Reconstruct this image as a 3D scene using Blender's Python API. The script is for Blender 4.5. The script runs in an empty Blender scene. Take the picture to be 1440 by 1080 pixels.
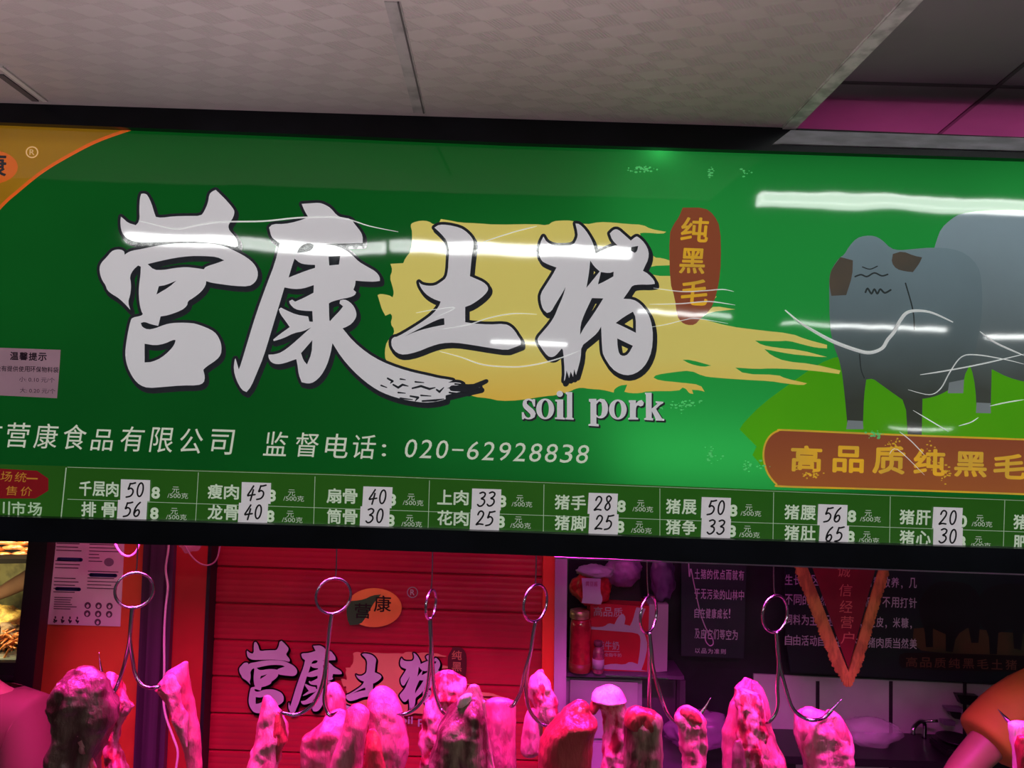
import bpy, bmesh, math, random
from mathutils import Vector, Matrix, noise
from mathutils.geometry import tessellate_polygon

# ------------------------------------------------------------------ camera, world, lights, exposure
SC = bpy.context.scene
COL = SC.collection
W, H, F = 1440.0, 1080.0, 1080.0
EYE = Vector((0, 0, 2.0))
VPX, VPY, ROLL = 722.0, 583.0, 0.0325
# camera axes: the hall's depth direction (+Y) meets the image at (VPX, VPY), the picture is rolled a little
_y = Vector(((VPX - W / 2) / F, -(VPY - H / 2) / F, 1)).normalized()      # +Y seen in (right, up, forward)
_x = Vector((math.cos(ROLL), -math.sin(ROLL), 0)); _x = (_x - _y * _x.dot(_y)).normalized()
_z = Vector((_x.y * _y.z - _x.z * _y.y, _x.z * _y.x - _x.x * _y.z, _x.x * _y.y - _x.y * _y.x))
if _z.y < 0: _z = -_z
RIGHT = Vector((_x.x, _y.x, _z.x)); UP = Vector((_x.y, _y.y, _z.y)); FWD = Vector((_x.z, _y.z, _z.z))
cam_data = bpy.data.cameras.new('camera'); cam = bpy.data.objects.new('camera', cam_data); COL.objects.link(cam)
cam_data.sensor_width = 36; cam_data.lens = 36 * F / W; cam_data.clip_start = .02; cam_data.clip_end = 100
cam.matrix_world = Matrix(((RIGHT.x, UP.x, -FWD.x, EYE.x), (RIGHT.y, UP.y, -FWD.y, EYE.y), (RIGHT.z, UP.z, -FWD.z, EYE.z), (0, 0, 0, 1)))
SC.camera = cam
SC.view_settings.view_transform = 'Standard'; SC.view_settings.look = 'None'
SC.view_settings.exposure = 0.0; SC.view_settings.gamma = 1.0; SC.view_settings.use_curve_mapping = False
wd = bpy.data.worlds.new('hall_ambience'); SC.world = wd; wd.use_nodes = True
wd.node_tree.nodes['Background'].inputs[0].default_value = (.92, .90, .96, 1)
wd.node_tree.nodes['Background'].inputs[1].default_value = .03

def area(name, loc, aim, size, size_y, power, color, spread=math.pi):
    l = bpy.data.lights.new(name, 'AREA'); l.shape = 'RECTANGLE'; l.size = size; l.size_y = size_y
    l.energy = power; l.color = color; l.spread = spread
    o = bpy.data.objects.new(name, l); COL.objects.link(o); o.location = loc
    o.rotation_euler = (Vector(aim) - Vector(loc)).to_track_quat('-Z', 'Y').to_euler()
    return o
# the pink meat lights on the rail behind the sign (tubes are built further down)
MEATP = 17.0
SPR = math.radians(95)
area('meat_light', (-1.05, 1.95, 1.88), (-1.05, 2.08, 1.2), .9, .05, MEATP * .9, (1, .035, .62), SPR)
area('meat_light', (-.05, 1.95, 1.88), (-.05, 2.08, 1.2), .9, .05, MEATP, (1, .035, .70), SPR)
area('meat_light', (.95, 1.95, 1.88), (.95, 2.08, 1.2), .9, .05, MEATP, (1, .035, .74), SPR)
# what the pink tubes spill into the stall
area('stall_spill', (-.9, 2.2, 2.3), (-1.0, 3.0, 1.5), .9, .1, 6.2, (1, .16, .38))
area('stall_spill', (.3, 2.2, 2.3), (.3, 3.0, 1.4), .7, .1, 2.9, (.95, .14, .85))
# added unseen uplight before the stall, only there to brighten the soffit
area('soffit_fill', (-.5, .45, .8), (-.45, .62, 2.6), 2.2, .3, 6.2, (1, .90, .88), math.radians(76))
# the neighbouring food stall's warm lamp
area('food_stall_light', (-2.95, 3.45, 1.32), (-2.7, 4.15, 1.0), .4, .2, 11, (1, .80, .42))
area('food_stall_light', (-2.6, 3.75, 1.78), (-2.75, 4.15, 1.1), .6, .1, 14, (1, .78, .45))

# ------------------------------------------------------------------ unprojection: where a pixel of the photo lies in the place
def ray(px, py):
    return RIGHT * ((px - W / 2) / F) + UP * (-(py - H / 2) / F) + FWD
class Plane:
    """u, v axes on a plane through o; n looks at the viewer"""
    def __init__(s, o, n, u=None):
        s.o = Vector(o); s.n = Vector(n).normalized()
        s.u = (Vector(u) if u else Vector((1, 0, 0))); s.u = (s.u - s.n * s.u.dot(s.n)).normalized(); s.v = s.n.cross(s.u)
        if s.v.z < 0 and abs(s.n.z) < .9: s.v = -s.v
    def p(s, px, py, off=0.0):
        d = ray(px, py); t = (s.o + s.n * off - EYE).dot(s.n) / d.dot(s.n)
        return EYE + d * t
    def uv(s, px, py, off=0.0):
        q = s.p(px, py, off) - s.o
        return Vector((q.dot(s.u), q.dot(s.v)))
    def at(s, u, v, off=0.0):
        return s.o + s.u * u + s.v * v + s.n * off
    def scale(s, px, py):
        return (s.p(px + 1, py) - s.p(px, py)).length
def VY(Y): return Plane((0, Y, 2), (0, -1, 0))
def at(px, py, Y): return VY(Y).p(px, py)
def atz(px, py, z):
    d = ray(px, py); return EYE + d * ((z - EYE.z) / d.z)
_d0 = ray(720, 475)
SIGN = Plane(EYE + _d0 * (1.7 / _d0.y), (0, -math.cos(math.radians(2)), -math.sin(math.radians(2))))

# ------------------------------------------------------------------ materials
MATS = {}
def mat(name, color, rough=.5, spec=.5, metal=0.0, coat=0.0, coat_rough=.05, emit=None, emit_s=0.0, var=0.0, scale=8.0, stretch=(1, 1, 1),
        color2=None, lo=.4, hi=.6, bump=0.0, bump_scale=40.0, alpha=1.0, trans=0.0, detail=4.0, sss=0.0, film=False, bump_stretch=(1, 1, 1)):
    if name in MATS: return MATS[name]
    m = bpy.data.materials.new(name); m.use_nodes = True; MATS[name] = m
    nt = m.node_tree; b = nt.nodes['Principled BSDF']
    b.inputs['Base Color'].default_value = (*color, 1); b.inputs['Roughness'].default_value = rough
    b.inputs['Specular IOR Level'].default_value = spec; b.inputs['Metallic'].default_value = metal
    b.inputs['Coat Weight'].default_value = coat; b.inputs['Coat Roughness'].default_value = coat_rough
    b.inputs['Alpha'].default_value = alpha; b.inputs['Transmission Weight'].default_value = trans
    if sss:
        b.inputs['Subsurface Weight'].default_value = sss; b.inputs['Subsurface Radius'].default_value = (.01, .004, .003)
    if emit: b.inputs['Emission Color'].default_value = (*emit, 1); b.inputs['Emission Strength'].default_value = emit_s
    L = nt.links.new
    geo = nt.nodes.new('ShaderNodeNewGeometry')
    if color2 or var:
        mp = nt.nodes.new('ShaderNodeMapping'); mp.inputs['Scale'].default_value = stretch; L(geo.outputs['Position'], mp.inputs['Vector'])
        nz = nt.nodes.new('ShaderNodeTexNoise'); nz.inputs['Scale'].default_value = scale; nz.inputs['Detail'].default_value = detail
        L(mp.outputs[0], nz.inputs['Vector'])
        r = nt.nodes.new('ShaderNodeValToRGB'); L(nz.outputs['Fac'], r.inputs[0])
        c2 = color2 if color2 else tuple(min(1, c * (1 + var)) for c in color)
        c1 = color if color2 else tuple(c * (1 - var) for c in color)
        r.color_ramp.elements[0].color = (*c1, 1); r.color_ramp.elements[1].color = (*c2, 1)
        r.color_ramp.elements[0].position = lo; r.color_ramp.elements[1].position = hi
        L(r.outputs[0], b.inputs['Base Color'])
    if bump:
        n2 = nt.nodes.new('ShaderNodeTexNoise'); n2.inputs['Scale'].default_value = bump_scale; n2.inputs['Detail'].default_value = 3
        mb = nt.nodes.new('ShaderNodeMapping'); mb.inputs['Scale'].default_value = bump_stretch; L(geo.outputs['Position'], mb.inputs['Vector']); L(mb.outputs[0], n2.inputs['Vector'])
        bp = nt.nodes.new('ShaderNodeBump'); bp.inputs['Strength'].default_value = 1; bp.inputs['Distance'].default_value = bump
        L(n2.outputs['Fac'], bp.inputs['Height']); L(bp.outputs[0], b.inputs['Normal'])
    if film:   # the clear laminate over the print: it is slightly wavy
        mp2 = nt.nodes.new('ShaderNodeMapping'); mp2.inputs['Scale'].default_value = (1.0, 1, .55); L(geo.outputs['Position'], mp2.inputs['Vector'])
        n2 = nt.nodes.new('ShaderNodeTexNoise'); n2.inputs['Scale'].default_value = 5.0; n2.inputs['Detail'].default_value = 1.5
        L(mp2.outputs[0], n2.inputs['Vector'])
        bp = nt.nodes.new('ShaderNodeBump'); bp.inputs['Strength'].default_value = 1; bp.inputs['Distance'].default_value = .0011
        L(n2.outputs['Fac'], bp.inputs['Height']); L(bp.outputs[0], b.inputs['Normal'])
    return m
def ink(name, color, var=0.0, color2=None, scale=6, lo=.35, hi=.65, glow=.0, stretch=(1, 1, 1), lit=.44):
    """glossy laminated print on the light box; glow = how much light of the box passes"""
    if name in MATS: return MATS[name]
    m = mat(name, color, rough=.035, spec=1.0, var=var, color2=color2, scale=scale, lo=lo, hi=hi, film=True, stretch=stretch)
    if lit:
        pb = m.node_tree.nodes['Principled BSDF']; pb.inputs['Emission Strength'].default_value = lit; pb.inputs['Emission Color'].default_value = (*color, 1)
        for l in list(pb.inputs['Base Color'].links): m.node_tree.links.new(l.from_socket, pb.inputs['Emission Color'])
    if glow:
        nt = m.node_tree; b = nt.nodes['Principled BSDF']; out = nt.nodes['Material Output']
        t = nt.nodes.new('ShaderNodeBsdfTranslucent'); t.inputs['Color'].default_value = (*[c ** .8 for c in color], 1)
        mx = nt.nodes.new('ShaderNodeMixShader'); mx.inputs[0].default_value = glow
        nt.links.new(b.outputs[0], mx.inputs[1]); nt.links.new(t.outputs[0], mx.inputs[2]); nt.links.new(mx.outputs[0], out.inputs[0])
    return m

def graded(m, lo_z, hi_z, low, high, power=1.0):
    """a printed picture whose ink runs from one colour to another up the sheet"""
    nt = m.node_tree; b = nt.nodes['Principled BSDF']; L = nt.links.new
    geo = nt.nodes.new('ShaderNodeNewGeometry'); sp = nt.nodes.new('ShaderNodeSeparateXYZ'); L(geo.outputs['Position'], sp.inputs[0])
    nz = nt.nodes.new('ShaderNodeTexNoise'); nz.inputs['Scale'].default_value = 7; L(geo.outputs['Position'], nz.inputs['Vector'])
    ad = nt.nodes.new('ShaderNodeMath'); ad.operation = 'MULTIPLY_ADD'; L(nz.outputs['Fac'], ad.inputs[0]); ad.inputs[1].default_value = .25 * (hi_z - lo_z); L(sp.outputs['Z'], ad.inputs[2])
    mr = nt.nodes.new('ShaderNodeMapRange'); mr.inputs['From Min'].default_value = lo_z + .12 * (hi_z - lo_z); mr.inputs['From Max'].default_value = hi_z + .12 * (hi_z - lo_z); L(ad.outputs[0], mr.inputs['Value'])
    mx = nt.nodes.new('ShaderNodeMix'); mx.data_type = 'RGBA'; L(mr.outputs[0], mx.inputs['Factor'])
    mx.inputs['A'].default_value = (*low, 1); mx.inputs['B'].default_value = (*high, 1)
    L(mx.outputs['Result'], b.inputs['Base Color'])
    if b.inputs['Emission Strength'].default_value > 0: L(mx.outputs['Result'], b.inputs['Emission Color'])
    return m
# ------------------------------------------------------------------ objects
def tag(o, label=None, cat=None, group=None, kind=None):
    if label: o['label'] = label
    if cat: o['category'] = cat
    if group: o['group'] = group
    if kind: o['kind'] = kind
    return o
def thing(name, loc, label, cat, group=None):
    o = bpy.data.objects.new(name, None); COL.objects.link(o); o.location = loc; o.empty_display_size = .05
    return tag(o, label, cat, group)
def obj(name, bm, material, parent=None, smooth=False, base=None):
    """links the bmesh (world coordinates) as one object; a child keeps its place under its parent"""
    me = bpy.data.meshes.new(name)
    bmesh.ops.recalc_face_normals(bm, faces=bm.faces[:])
    if smooth:
        for f in bm.faces: f.smooth = True
    if parent is not None:
        o0 = Vector(parent.location)
        g = parent.parent
        while g is not None: o0 += Vector(g.location); g = g.parent
        c = Vector((0, 0, 0))
    else:
        vs = [v.co for v in bm.verts]
        c = Vector(base) if base else Vector((sum(v.x for v in vs) / len(vs), sum(v.y for v in vs) / len(vs), min(v.z for v in vs)))
        o0 = c
    for v in bm.verts: v.co -= o0
    bm.to_mesh(me); bm.free()
    o = bpy.data.objects.new(name, me); COL.objects.link(o)
    if parent is not None: o.parent = parent
    else: o.location = c
    if isinstance(material, (list, tuple)):
        for x in material: me.materials.append(x)
    else: me.materials.append(material)
    return o
def struct(name, bm, m, label=None, cat=None):
    return tag(obj(name, bm, m), label, cat, kind='structure')

# ------------------------------------------------------------------ shapes
def box(bm, lo, hi, bevel=0.0):
    r = bmesh.ops.create_cube(bm, size=1)
    lo, hi = Vector(lo), Vector(hi)
    for v in r['verts']:
        v.co = Vector([(lo[i] + hi[i]) / 2 + v.co[i] * (hi[i] - lo[i]) for i in range(3)])
    if bevel:
        es = list({e for v in r['verts'] for e in v.link_edges})
        bmesh.ops.bevel(bm, geom=es, offset=bevel, segments=2, affect='EDGES')
def tube(bm, pts, r, seg=10, closed=False, caps=True):
    """round bar through pts; r a number or one per point"""
    pts = [Vector(p) for p in pts]; n = len(pts); rings = []
    rs = r if isinstance(r, (list, tuple)) else [r] * n
    prev = None
    for i, p in enumerate(pts):
        a = pts[(i - 1) % n] if closed or i else pts[0]; b = pts[(i + 1) % n] if closed or i < n - 1 else pts[-1]
        t = (b - a).normalized()
        if prev is None: q = t.orthogonal().normalized()
        else: q = (prev - t * prev.dot(t)).normalized()
        prev = q; w = t.cross(q)
        rings.append([bm.verts.new(p + (q * math.cos(k * 2 * math.pi / seg) + w * math.sin(k * 2 * math.pi / seg)) * rs[i]) for k in range(seg)])
    for i in range(n if closed else n - 1):
        A, B = rings[i], rings[(i + 1) % n]
        for k in range(seg): bm.faces.new((A[k], A[(k + 1) % seg], B[(k + 1) % seg], B[k]))
    if not closed and caps:
        bm.faces.new(rings[0][::-1]); bm.faces.new(rings[-1])
def smooth_path(pts, n=8, closed=False):
    pts = [Vector(p) for p in pts]; N = len(pts); out = []
    for i in range(N if closed else N - 1):
        g = lambda j: pts[j % N] if closed else pts[max(0, min(N - 1, j))]
        p0, p1, p2, p3 = g(i - 1), g(i), g(i + 1), g(i + 2)
        for k in range(n):
            t = k / n
            out.append(.5 * ((2 * p1) + (p2 - p0) * t + (2 * p0 - 5 * p1 + 4 * p2 - p3) * t * t + (3 * p1 - p0 - 3 * p2 + p3) * t ** 3))
    if not closed: out.append(pts[-1])
    return out
def lathe(bm, base, prof, seg=24, axis=Vector((0, 0, 1))):
    rings = []
    for (r, z) in prof:
        rings.append([bm.verts.new(Vector(base) + Vector((r * math.cos(2 * math.pi * k / seg), r * math.sin(2 * math.pi * k / seg), z))) for k in range(seg)])
    for A, B in zip(rings, rings[1:]):
        for k in range(seg): bm.faces.new((A[k], A[(k + 1) % seg], B[(k + 1) % seg], B[k]))
    bm.faces.new(rings[0][::-1]); bm.faces.new(rings[-1])
def chaikin(poly, it=1, keep=55):
    """round shallow corners of a traced outline, keep the sharp ones"""
    for _ in range(it):
        out = []; n = len(poly)
        for i in range(n):
            a, b, c = Vector(poly[i - 1]), Vector(poly[i]), Vector(poly[(i + 1) % n])
            u, v = b - a, c - b
            if u.length < 1e-9 or v.length < 1e-9: continue
            if math.degrees(u.angle(v)) > keep: out.append(tuple(b))
            else: out += [tuple(b - u * .25), tuple(b + v * .25)]
        poly = out
    return poly
def fill(bm, polys, to3d):
    """fill outline polys[0] with holes polys[1:] (2D), to3d maps 2D to space"""
    vl = [[Vector((p[0], p[1], 0)) for p in P] for P in polys]
    flat = [p for P in vl for p in P]
    tris = tessellate_polygon(vl)
    vs = [bm.verts.new(to3d(p.x, p.y)) for p in flat]
    for t in tris:
        try: bm.faces.new([vs[i] for i in t])
        except ValueError: pass
    return vs
def px_polys(shapes, plane, off, it=1, keep=55, f=None):
    bm = bmesh.new()
    for sh in shapes:
        q = [chaikin([(f(*p) if f else p) for p in P], it, keep) if it else [(f(*p) if f else p) for p in P] for P in sh]
        q = [[plane.uv(*p, off) for p in P] for P in q]
        fill(bm, q, lambda u, v: plane.at(u, v, off))
    return bm
def flat(name, shapes, plane, off, m, parent, it=1, keep=55, f=None, label=None):
    """flat print: shapes = list of [outline, hole, hole...] in photo pixels on a plane"""
    o = obj(name, px_polys(shapes, plane, off, it, keep, f), m, parent)
    if label: o['label'] = label
    return o
def slab(bm, poly, Y, thick, it=0, plane=None):
    """outline traced at depth Y, extruded straight back"""
    pl = plane or VY(Y)
    P = chaikin(poly, it) if it else poly
    P = [pl.uv(*p) for p in P]
    a = fill(bm, [P], lambda u, v: pl.at(u, v)); b = fill(bm, [P], lambda u, v: pl.at(u, v, -thick))
    n = len(a)
    for i in range(n):
        j = (i + 1) % n
        try: bm.faces.new((a[i], a[j], b[j], b[i]))
        except ValueError: pass
def stroke(bm, path, plane, off, w, f=None, closed=False):
    """flat pen line of width w pixels (or a list) along pixel path"""
    path = [f(*p) if f else p for p in path]
    s = plane.scale(*path[0]); q = [plane.uv(*p, off) for p in path]; n = len(q)
    ws = w if isinstance(w, (list, tuple)) else [w] * n
    for i in range(n if closed else n - 1):
        a, b = q[i], q[(i + 1) % n]; d = b - a
        if d.length < 1e-9: continue
        d.normalize(); nn = Vector((-d.y, d.x)); wa, wb = ws[i] * s / 2, ws[(i + 1) % n] * s / 2
        bm.faces.new([bm.verts.new(plane.at(*p, off)) for p in (a + nn * wa, a - nn * wa, b - nn * wb, b + nn * wb)])
    for i, a in enumerate(q):
        r = ws[i] * s / 2
        if r > 0: bm.faces.new([bm.verts.new(plane.at(a.x + r * math.cos(k * math.pi / 5), a.y + r * math.sin(k * math.pi / 5), off)) for k in range(10)])
def sp2(pts, n=6, closed=False):
    return [(p.x, p.y) for p in smooth_path([Vector((x, y, 0)) for x, y in pts], n, closed)]
_glyphs = {}
def glyphs(s):
    if s not in _glyphs:
        c = bpy.data.curves.new('lettering', 'FONT'); c.body = s; c.resolution_u = 3; c.fill_mode = 'FRONT'
        o = bpy.data.objects.new('lettering', c); COL.objects.link(o); bpy.context.view_layer.update()
        me = bpy.data.meshes.new_from_object(o.evaluated_get(bpy.context.evaluated_depsgraph_get()))
        vs = [v.co.copy() for v in me.vertices]; fs = [tuple(p.vertices) for p in me.polygons]
        bpy.data.objects.remove(o); bpy.data.curves.remove(c); bpy.data.meshes.remove(me)
        x0, x1 = min(v.x for v in vs), max(v.x for v in vs); y0, y1 = min(v.y for v in vs), max(v.y for v in vs)
        cnt = {}
        for f in fs:
            for a, b in zip(f, f[1:] + f[:1]): k = (min(a, b), max(a, b)); cnt[k] = cnt.get(k, 0) + 1
        rim = [k for k, n in cnt.items() if n == 1]
        _glyphs[s] = ([((v.x - x0) / (x1 - x0) - .5, (v.y - y0) / (y1 - y0) - .5) for v in vs], fs, rim)
    return _glyphs[s]
def text(bm, s, cx, cy, w, h, plane, off, shear=0.0, bold=0.0, rot=0.0):
    """lettering fitted to a w x h pixel box centred on pixel (cx, cy), level with the plane; bold thickens the strokes"""
    vs, fs, rim = glyphs(s); c = plane.uv(cx, cy, off); k = plane.scale(cx, cy)
    b = bold * h; w, h = w - 2 * b, h - 2 * b; b *= k
    cr, sr = math.cos(rot), math.sin(rot); P2 = []
    for (x, y) in vs:
        X = (x * w + y * h * shear) * k; Y = y * h * k
        P2.append((c.x + X * cr - Y * sr, c.y + X * sr + Y * cr))
    V = [bm.verts.new(plane.at(*p, off)) for p in P2]
    for f in fs:
        try: bm.faces.new([V[i] for i in f])
        except ValueError: pass
    if b > 0:
        for i, j in rim:
            p, q = Vector(P2[i]), Vector(P2[j]); d = q - p
            if d.length < 1e-9: continue
            d.normalize(); n = Vector((-d.y, d.x)) * b; e = d * b * .7
            bm.faces.new([bm.verts.new(plane.at(*z, off)) for z in (p + n - e * .0, p - e, p - n, q - n, q + e, q + n)])
def ell(cx, cy, rx, ry, n=24, a0=0):
    return [(cx + rx * math.cos(a0 + 2 * math.pi * k / n), cy + ry * math.sin(a0 + 2 * math.pi * k / n)) for k in range(n)]
def lin(x0, y0, x1, y1):
    return lambda x: y0 + (y1 - y0) * (x - x0) / (x1 - x0)
# ================================================================== the setting
M_FRAME = mat('black_bezel', (.007, .008, .013), rough=.3, spec=.25, var=.3, scale=5)
def ceiling_mat(name, c, dirt):
    m = mat(name, c, rough=.42, spec=.5, var=dirt, scale=1.6, lo=.25, hi=.75)
    nt = m.node_tree; b = nt.nodes['Principled BSDF']; L = nt.links.new
    geo = nt.nodes.new('ShaderNodeNewGeometry')
    chk = nt.nodes.new('ShaderNodeTexChecker'); chk.inputs['Scale'].default_value = 26
    mpc = nt.nodes.new('ShaderNodeMapping'); mpc.inputs['Rotation'].default_value = (0, 0, .5); mpc.inputs['Scale'].default_value = (.7, 1.15, 0)
    L(geo.outputs['Position'], mpc.inputs['Vector']); L(mpc.outputs[0], chk.inputs['Vector'])
    mp = nt.nodes.new('ShaderNodeMapping'); mp.inputs['Rotation'].default_value = (0, 0, math.radians(38)); L(geo.outputs['Position'], mp.inputs['Vector'])
    wv = nt.nodes.new('ShaderNodeTexWave'); wv.inputs['Scale'].default_value = 60; wv.inputs['Distortion'].default_value = .2; L(mp.outputs[0], wv.inputs['Vector'])
    mu = nt.nodes.new('ShaderNodeMath'); mu.operation = 'MULTIPLY'; L(wv.outputs['Fac'], mu.inputs[0]); L(chk.outputs['Fac'], mu.inputs[1])
    bp = nt.nodes.new('ShaderNodeBump'); bp.inputs['Strength'].default_value = .8; bp.inputs['Distance'].default_value = .0013
    L(mu.outputs[0], bp.inputs['Height']); L(bp.outputs[0], b.inputs['Normal'])
    return m
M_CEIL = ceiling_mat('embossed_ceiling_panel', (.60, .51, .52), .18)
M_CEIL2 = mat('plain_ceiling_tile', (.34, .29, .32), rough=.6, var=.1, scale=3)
M_TRIM = mat('ceiling_trim_grey', (.66, .63, .63), rough=.45, var=.25, scale=30)
M_SEAM = mat('ceiling_seam', (.12, .10, .11), rough=.7)
ZC, ZC2 = 2.648, 2.752
ea, eb = atz(1262, 0, ZC), atz(1100, 180, ZC)                      # the soffit's right edge
ex = (ea.x + eb.x) / 2
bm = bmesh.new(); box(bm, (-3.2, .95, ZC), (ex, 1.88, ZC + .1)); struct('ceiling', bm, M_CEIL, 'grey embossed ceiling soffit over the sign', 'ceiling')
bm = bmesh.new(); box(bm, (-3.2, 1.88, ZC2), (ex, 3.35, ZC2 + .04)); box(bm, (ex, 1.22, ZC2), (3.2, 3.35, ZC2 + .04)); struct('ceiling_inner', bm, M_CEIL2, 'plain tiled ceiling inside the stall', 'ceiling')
bm = bmesh.new(); box(bm, (ex, .95, ZC - .004), (ex + .034, 1.9, ZC2 + .02), .003); struct('trim_1', bm, M_TRIM, 'grey metal edge strip of the ceiling soffit', 'trim')
def seam(name, p0, p1, z, w, m=M_SEAM, h=.003):
    a, b = atz(*p0, z), atz(*p1, z); d = (b - a).normalized(); n = Vector((-d.y, d.x, 0)) * w / 2
    bm = bmesh.new(); f = [bm.verts.new(q + Vector((0, 0, dz))) for dz in (-h, .002) for q in (a + n, b + n, b - n, a - n)]
    for i in ((0, 1, 2, 3), (7, 6, 5, 4), (0, 4, 5, 1), (1, 5, 6, 2), (2, 6, 7, 3), (3, 7, 4, 0)): bm.faces.new([f[k] for k in i])
    struct(name, bm, m)
seam('trim_2', (552, 2), (590, 158), ZC, .026, mat('joint_tape', (.40, .36, .37), rough=.5, var=.2, scale=20), .0015)
seam('trim_3', (560, 2), (596, 158), ZC, .003)
seam('trim_4', (0, 92), (64, 141), ZC, .010, mat('joint_bright', (.75, .70, .70), rough=.3), .004)
seam('trim_5', (0, 104), (50, 141), ZC, .014)
seam('trim_6', (1180, 115), (1444, 122), ZC2, .010)
seam('trim_7', (1444, 86), (1318, 190), ZC2, .009)
bm = bmesh.new(); box(bm, (-9, -10, -.05), (9, 6, 0)); struct('floor', bm, mat('wet_concrete_floor', (.13, .12, .12), rough=.35, var=.25, scale=2), 'grey market hall floor', 'floor')
M_DARKWALL = mat('dark_wall', (.012, .012, .016), rough=.5, var=.3)
# dark board wall behind the posters, to the right of the shelves
bl = at(800, 780, 3.3).x
bm = bmesh.new(); box(bm, (bl, 3.3, 0), (3.2, 3.36, ZC2)); struct('wall_back', bm, M_DARKWALL, 'dark back wall of the stall', 'wall')
bm = bmesh.new(); box(bm, (3.2, 1.19, 0), (3.26, 3.36, ZC2)); struct('wall_right', bm, M_DARKWALL, 'dark right wall of the stall', 'wall')
# pale tiles below the posters
YT = 3.285
bm = bmesh.new(); slab(bm, [(1060, 948), (1600, 972), (1600, 1300), (1060, 1300)], YT, .012); struct('wall_tiles', bm, mat('white_wall_tile', (.52, .50, .50), rough=.25, spec=.5, var=.08, scale=5), 'white tiled wall below the poster', 'wall')
for i, x in enumerate((1150, 1253, 1357)):
    bm = bmesh.new(); slab(bm, [(x - 2.5, 958), (x + 2.5, 958), (x + 2, 1100), (x - 3, 1100)], YT - .002, .004); struct('trim_%d' % (8 + i), bm, mat('tile_gap', (.02, .012, .02), rough=.8))
# red painted partition on the left, jamb strips, column
M_RED = mat('red_painted_board', (.62, .10, .034), rough=.35, spec=.5, var=.14, scale=4)
M_RED2 = mat('red_jamb_paint', (.44, .03, .025), rough=.4, var=.1, scale=4)
YP = 2.9
bm = bmesh.new(); slab(bm, [(55, 740), (206, 740), (192, 1300), (22, 1300)], YP, .05); struct('wall_left', bm, M_RED, 'red painted board partition with the paper notice', 'wall')
bm = bmesh.new(); slab(bm, [(236, 740), (296, 740), (270, 1300), (215, 1300)], YP, .06); struct('trim_11', bm, M_RED2, 'red painted strip between dark column and shutter', 'trim')
bm = bmesh.new(); slab(bm, [(294, 740), (299, 740), (273, 1300), (268, 1300)], YP - .004, .07); struct('trim_12', bm, mat('black_edge', (.01, .008, .01), rough=.5), 'black edge strip at the shutter', 'trim')
M_COLUMN = mat('dark_steel_column', (.065, .030, .062), rough=.35, spec=.6, var=.25, scale=3, stretch=(14, 1, .2))
bm = bmesh.new()
for (x0, x1, dy) in ((197, 209, .03), (208, 228, 0), (227, 240, .025)):
    slab(bm, [(x0 + 6, 740), (x1 + 6, 740), (x1 - 20, 1300), (x0 - 20, 1300)], YP - .05 + dy, .08)
t = struct('column', bm, M_COLUMN, 'dark ribbed steel column left of the red shutter', 'column')
bm = bmesh.new(); slab(bm, [(42, 740), (69, 740), (22, 1200), (-6, 1200)], 2.62, .05); struct('trim_13', bm, mat('black_post_paint', (.006, .006, .005), rough=.4), 'black frame post at the left opening', 'trim')
bm = bmesh.new(); slab(bm, [(-60, 952), (42, 952), (41, 957), (-60, 957)], 2.645, .03); slab(bm, [(-300, 932), (44, 932), (30, 1400), (-300, 1400)], 2.66, .03)
struct('wall_front_left', bm, mat('black_counter_panel', (.012, .014, .012), rough=.35), 'black counter panel under the left opening', 'wall')
# right of the shutter: red strip and metal post
bm = bmesh.new(); slab(bm, [(764, 760), (781, 760), (776, 1300), (759, 1300)], YP, .06); struct('trim_14', bm, mat('orange_red_jamb', (.66, .06, .02), rough=.4), 'orange red strip at the right of the shutter', 'trim')
M_POST = mat('pale_metal_post', (.42, .36, .44), rough=.3, spec=.6, var=.25, scale=4, stretch=(1, 1, .4))
bm = bmesh.new(); slab(bm, [(781, 760), (798, 760), (793, 1300), (776, 1300)], YP - .02, .09); struct('column_right', bm, M_POST, 'pale metal post between shutter and shelves', 'column')
# far stall wall on the left
bm = bmesh.new(); box(bm, (-4.8, 5.2, 0), (-1.2, 5.25, 3)); struct('wall_far', bm, mat('far_stall_wall', (.20, .20, .14), rough=.7, var=.2), 'back wall of the neighbouring food stall', 'wall')

# ================================================================== the roller shutter with its print
YS = 2.95
SH = VY(YS)
bm = bmesh.new()
xl, xr = at(262, 1000, YS).x - .05, at(766, 900, YS).x
z0, z1 = .25, 2.6; n = int((z1 - z0) / .00383); prof = []
for i in range(n + 1):
    z = z0 + (z1 - z0) * i / n; ph = (z % .023) / .023; big = abs((z % .138) - .004) < .0042
    prof.append((z, .0011 * abs(math.sin(math.pi * ph)) - (.009 if big else 0)))
vl = [[bm.verts.new((x, YS + .012 - d, z)) for (z, d) in prof] for x in (xl, xr)]
vb = [[bm.verts.new((x, YS + .03, z)) for z in (z0, z1)] for x in (xl, xr)]
for i in range(n): bm.faces.new((vl[0][i], vl[1][i], vl[1][i + 1], vl[0][i + 1]))
bm.faces.new((vb[0][0], vb[0][1], vb[1][1], vb[1][0]))
SHUT = thing('roller_shutter', ((xl + xr) / 2, YS, z0), 'red roller shutter with slats printed with the white brush logo', 'shutter')
obj('shutter_curtain', bm, mat('red_shutter_paint', (.34, .014, .032), rough=.22, spec=.7, var=.12, scale=3), SHUT)
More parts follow.
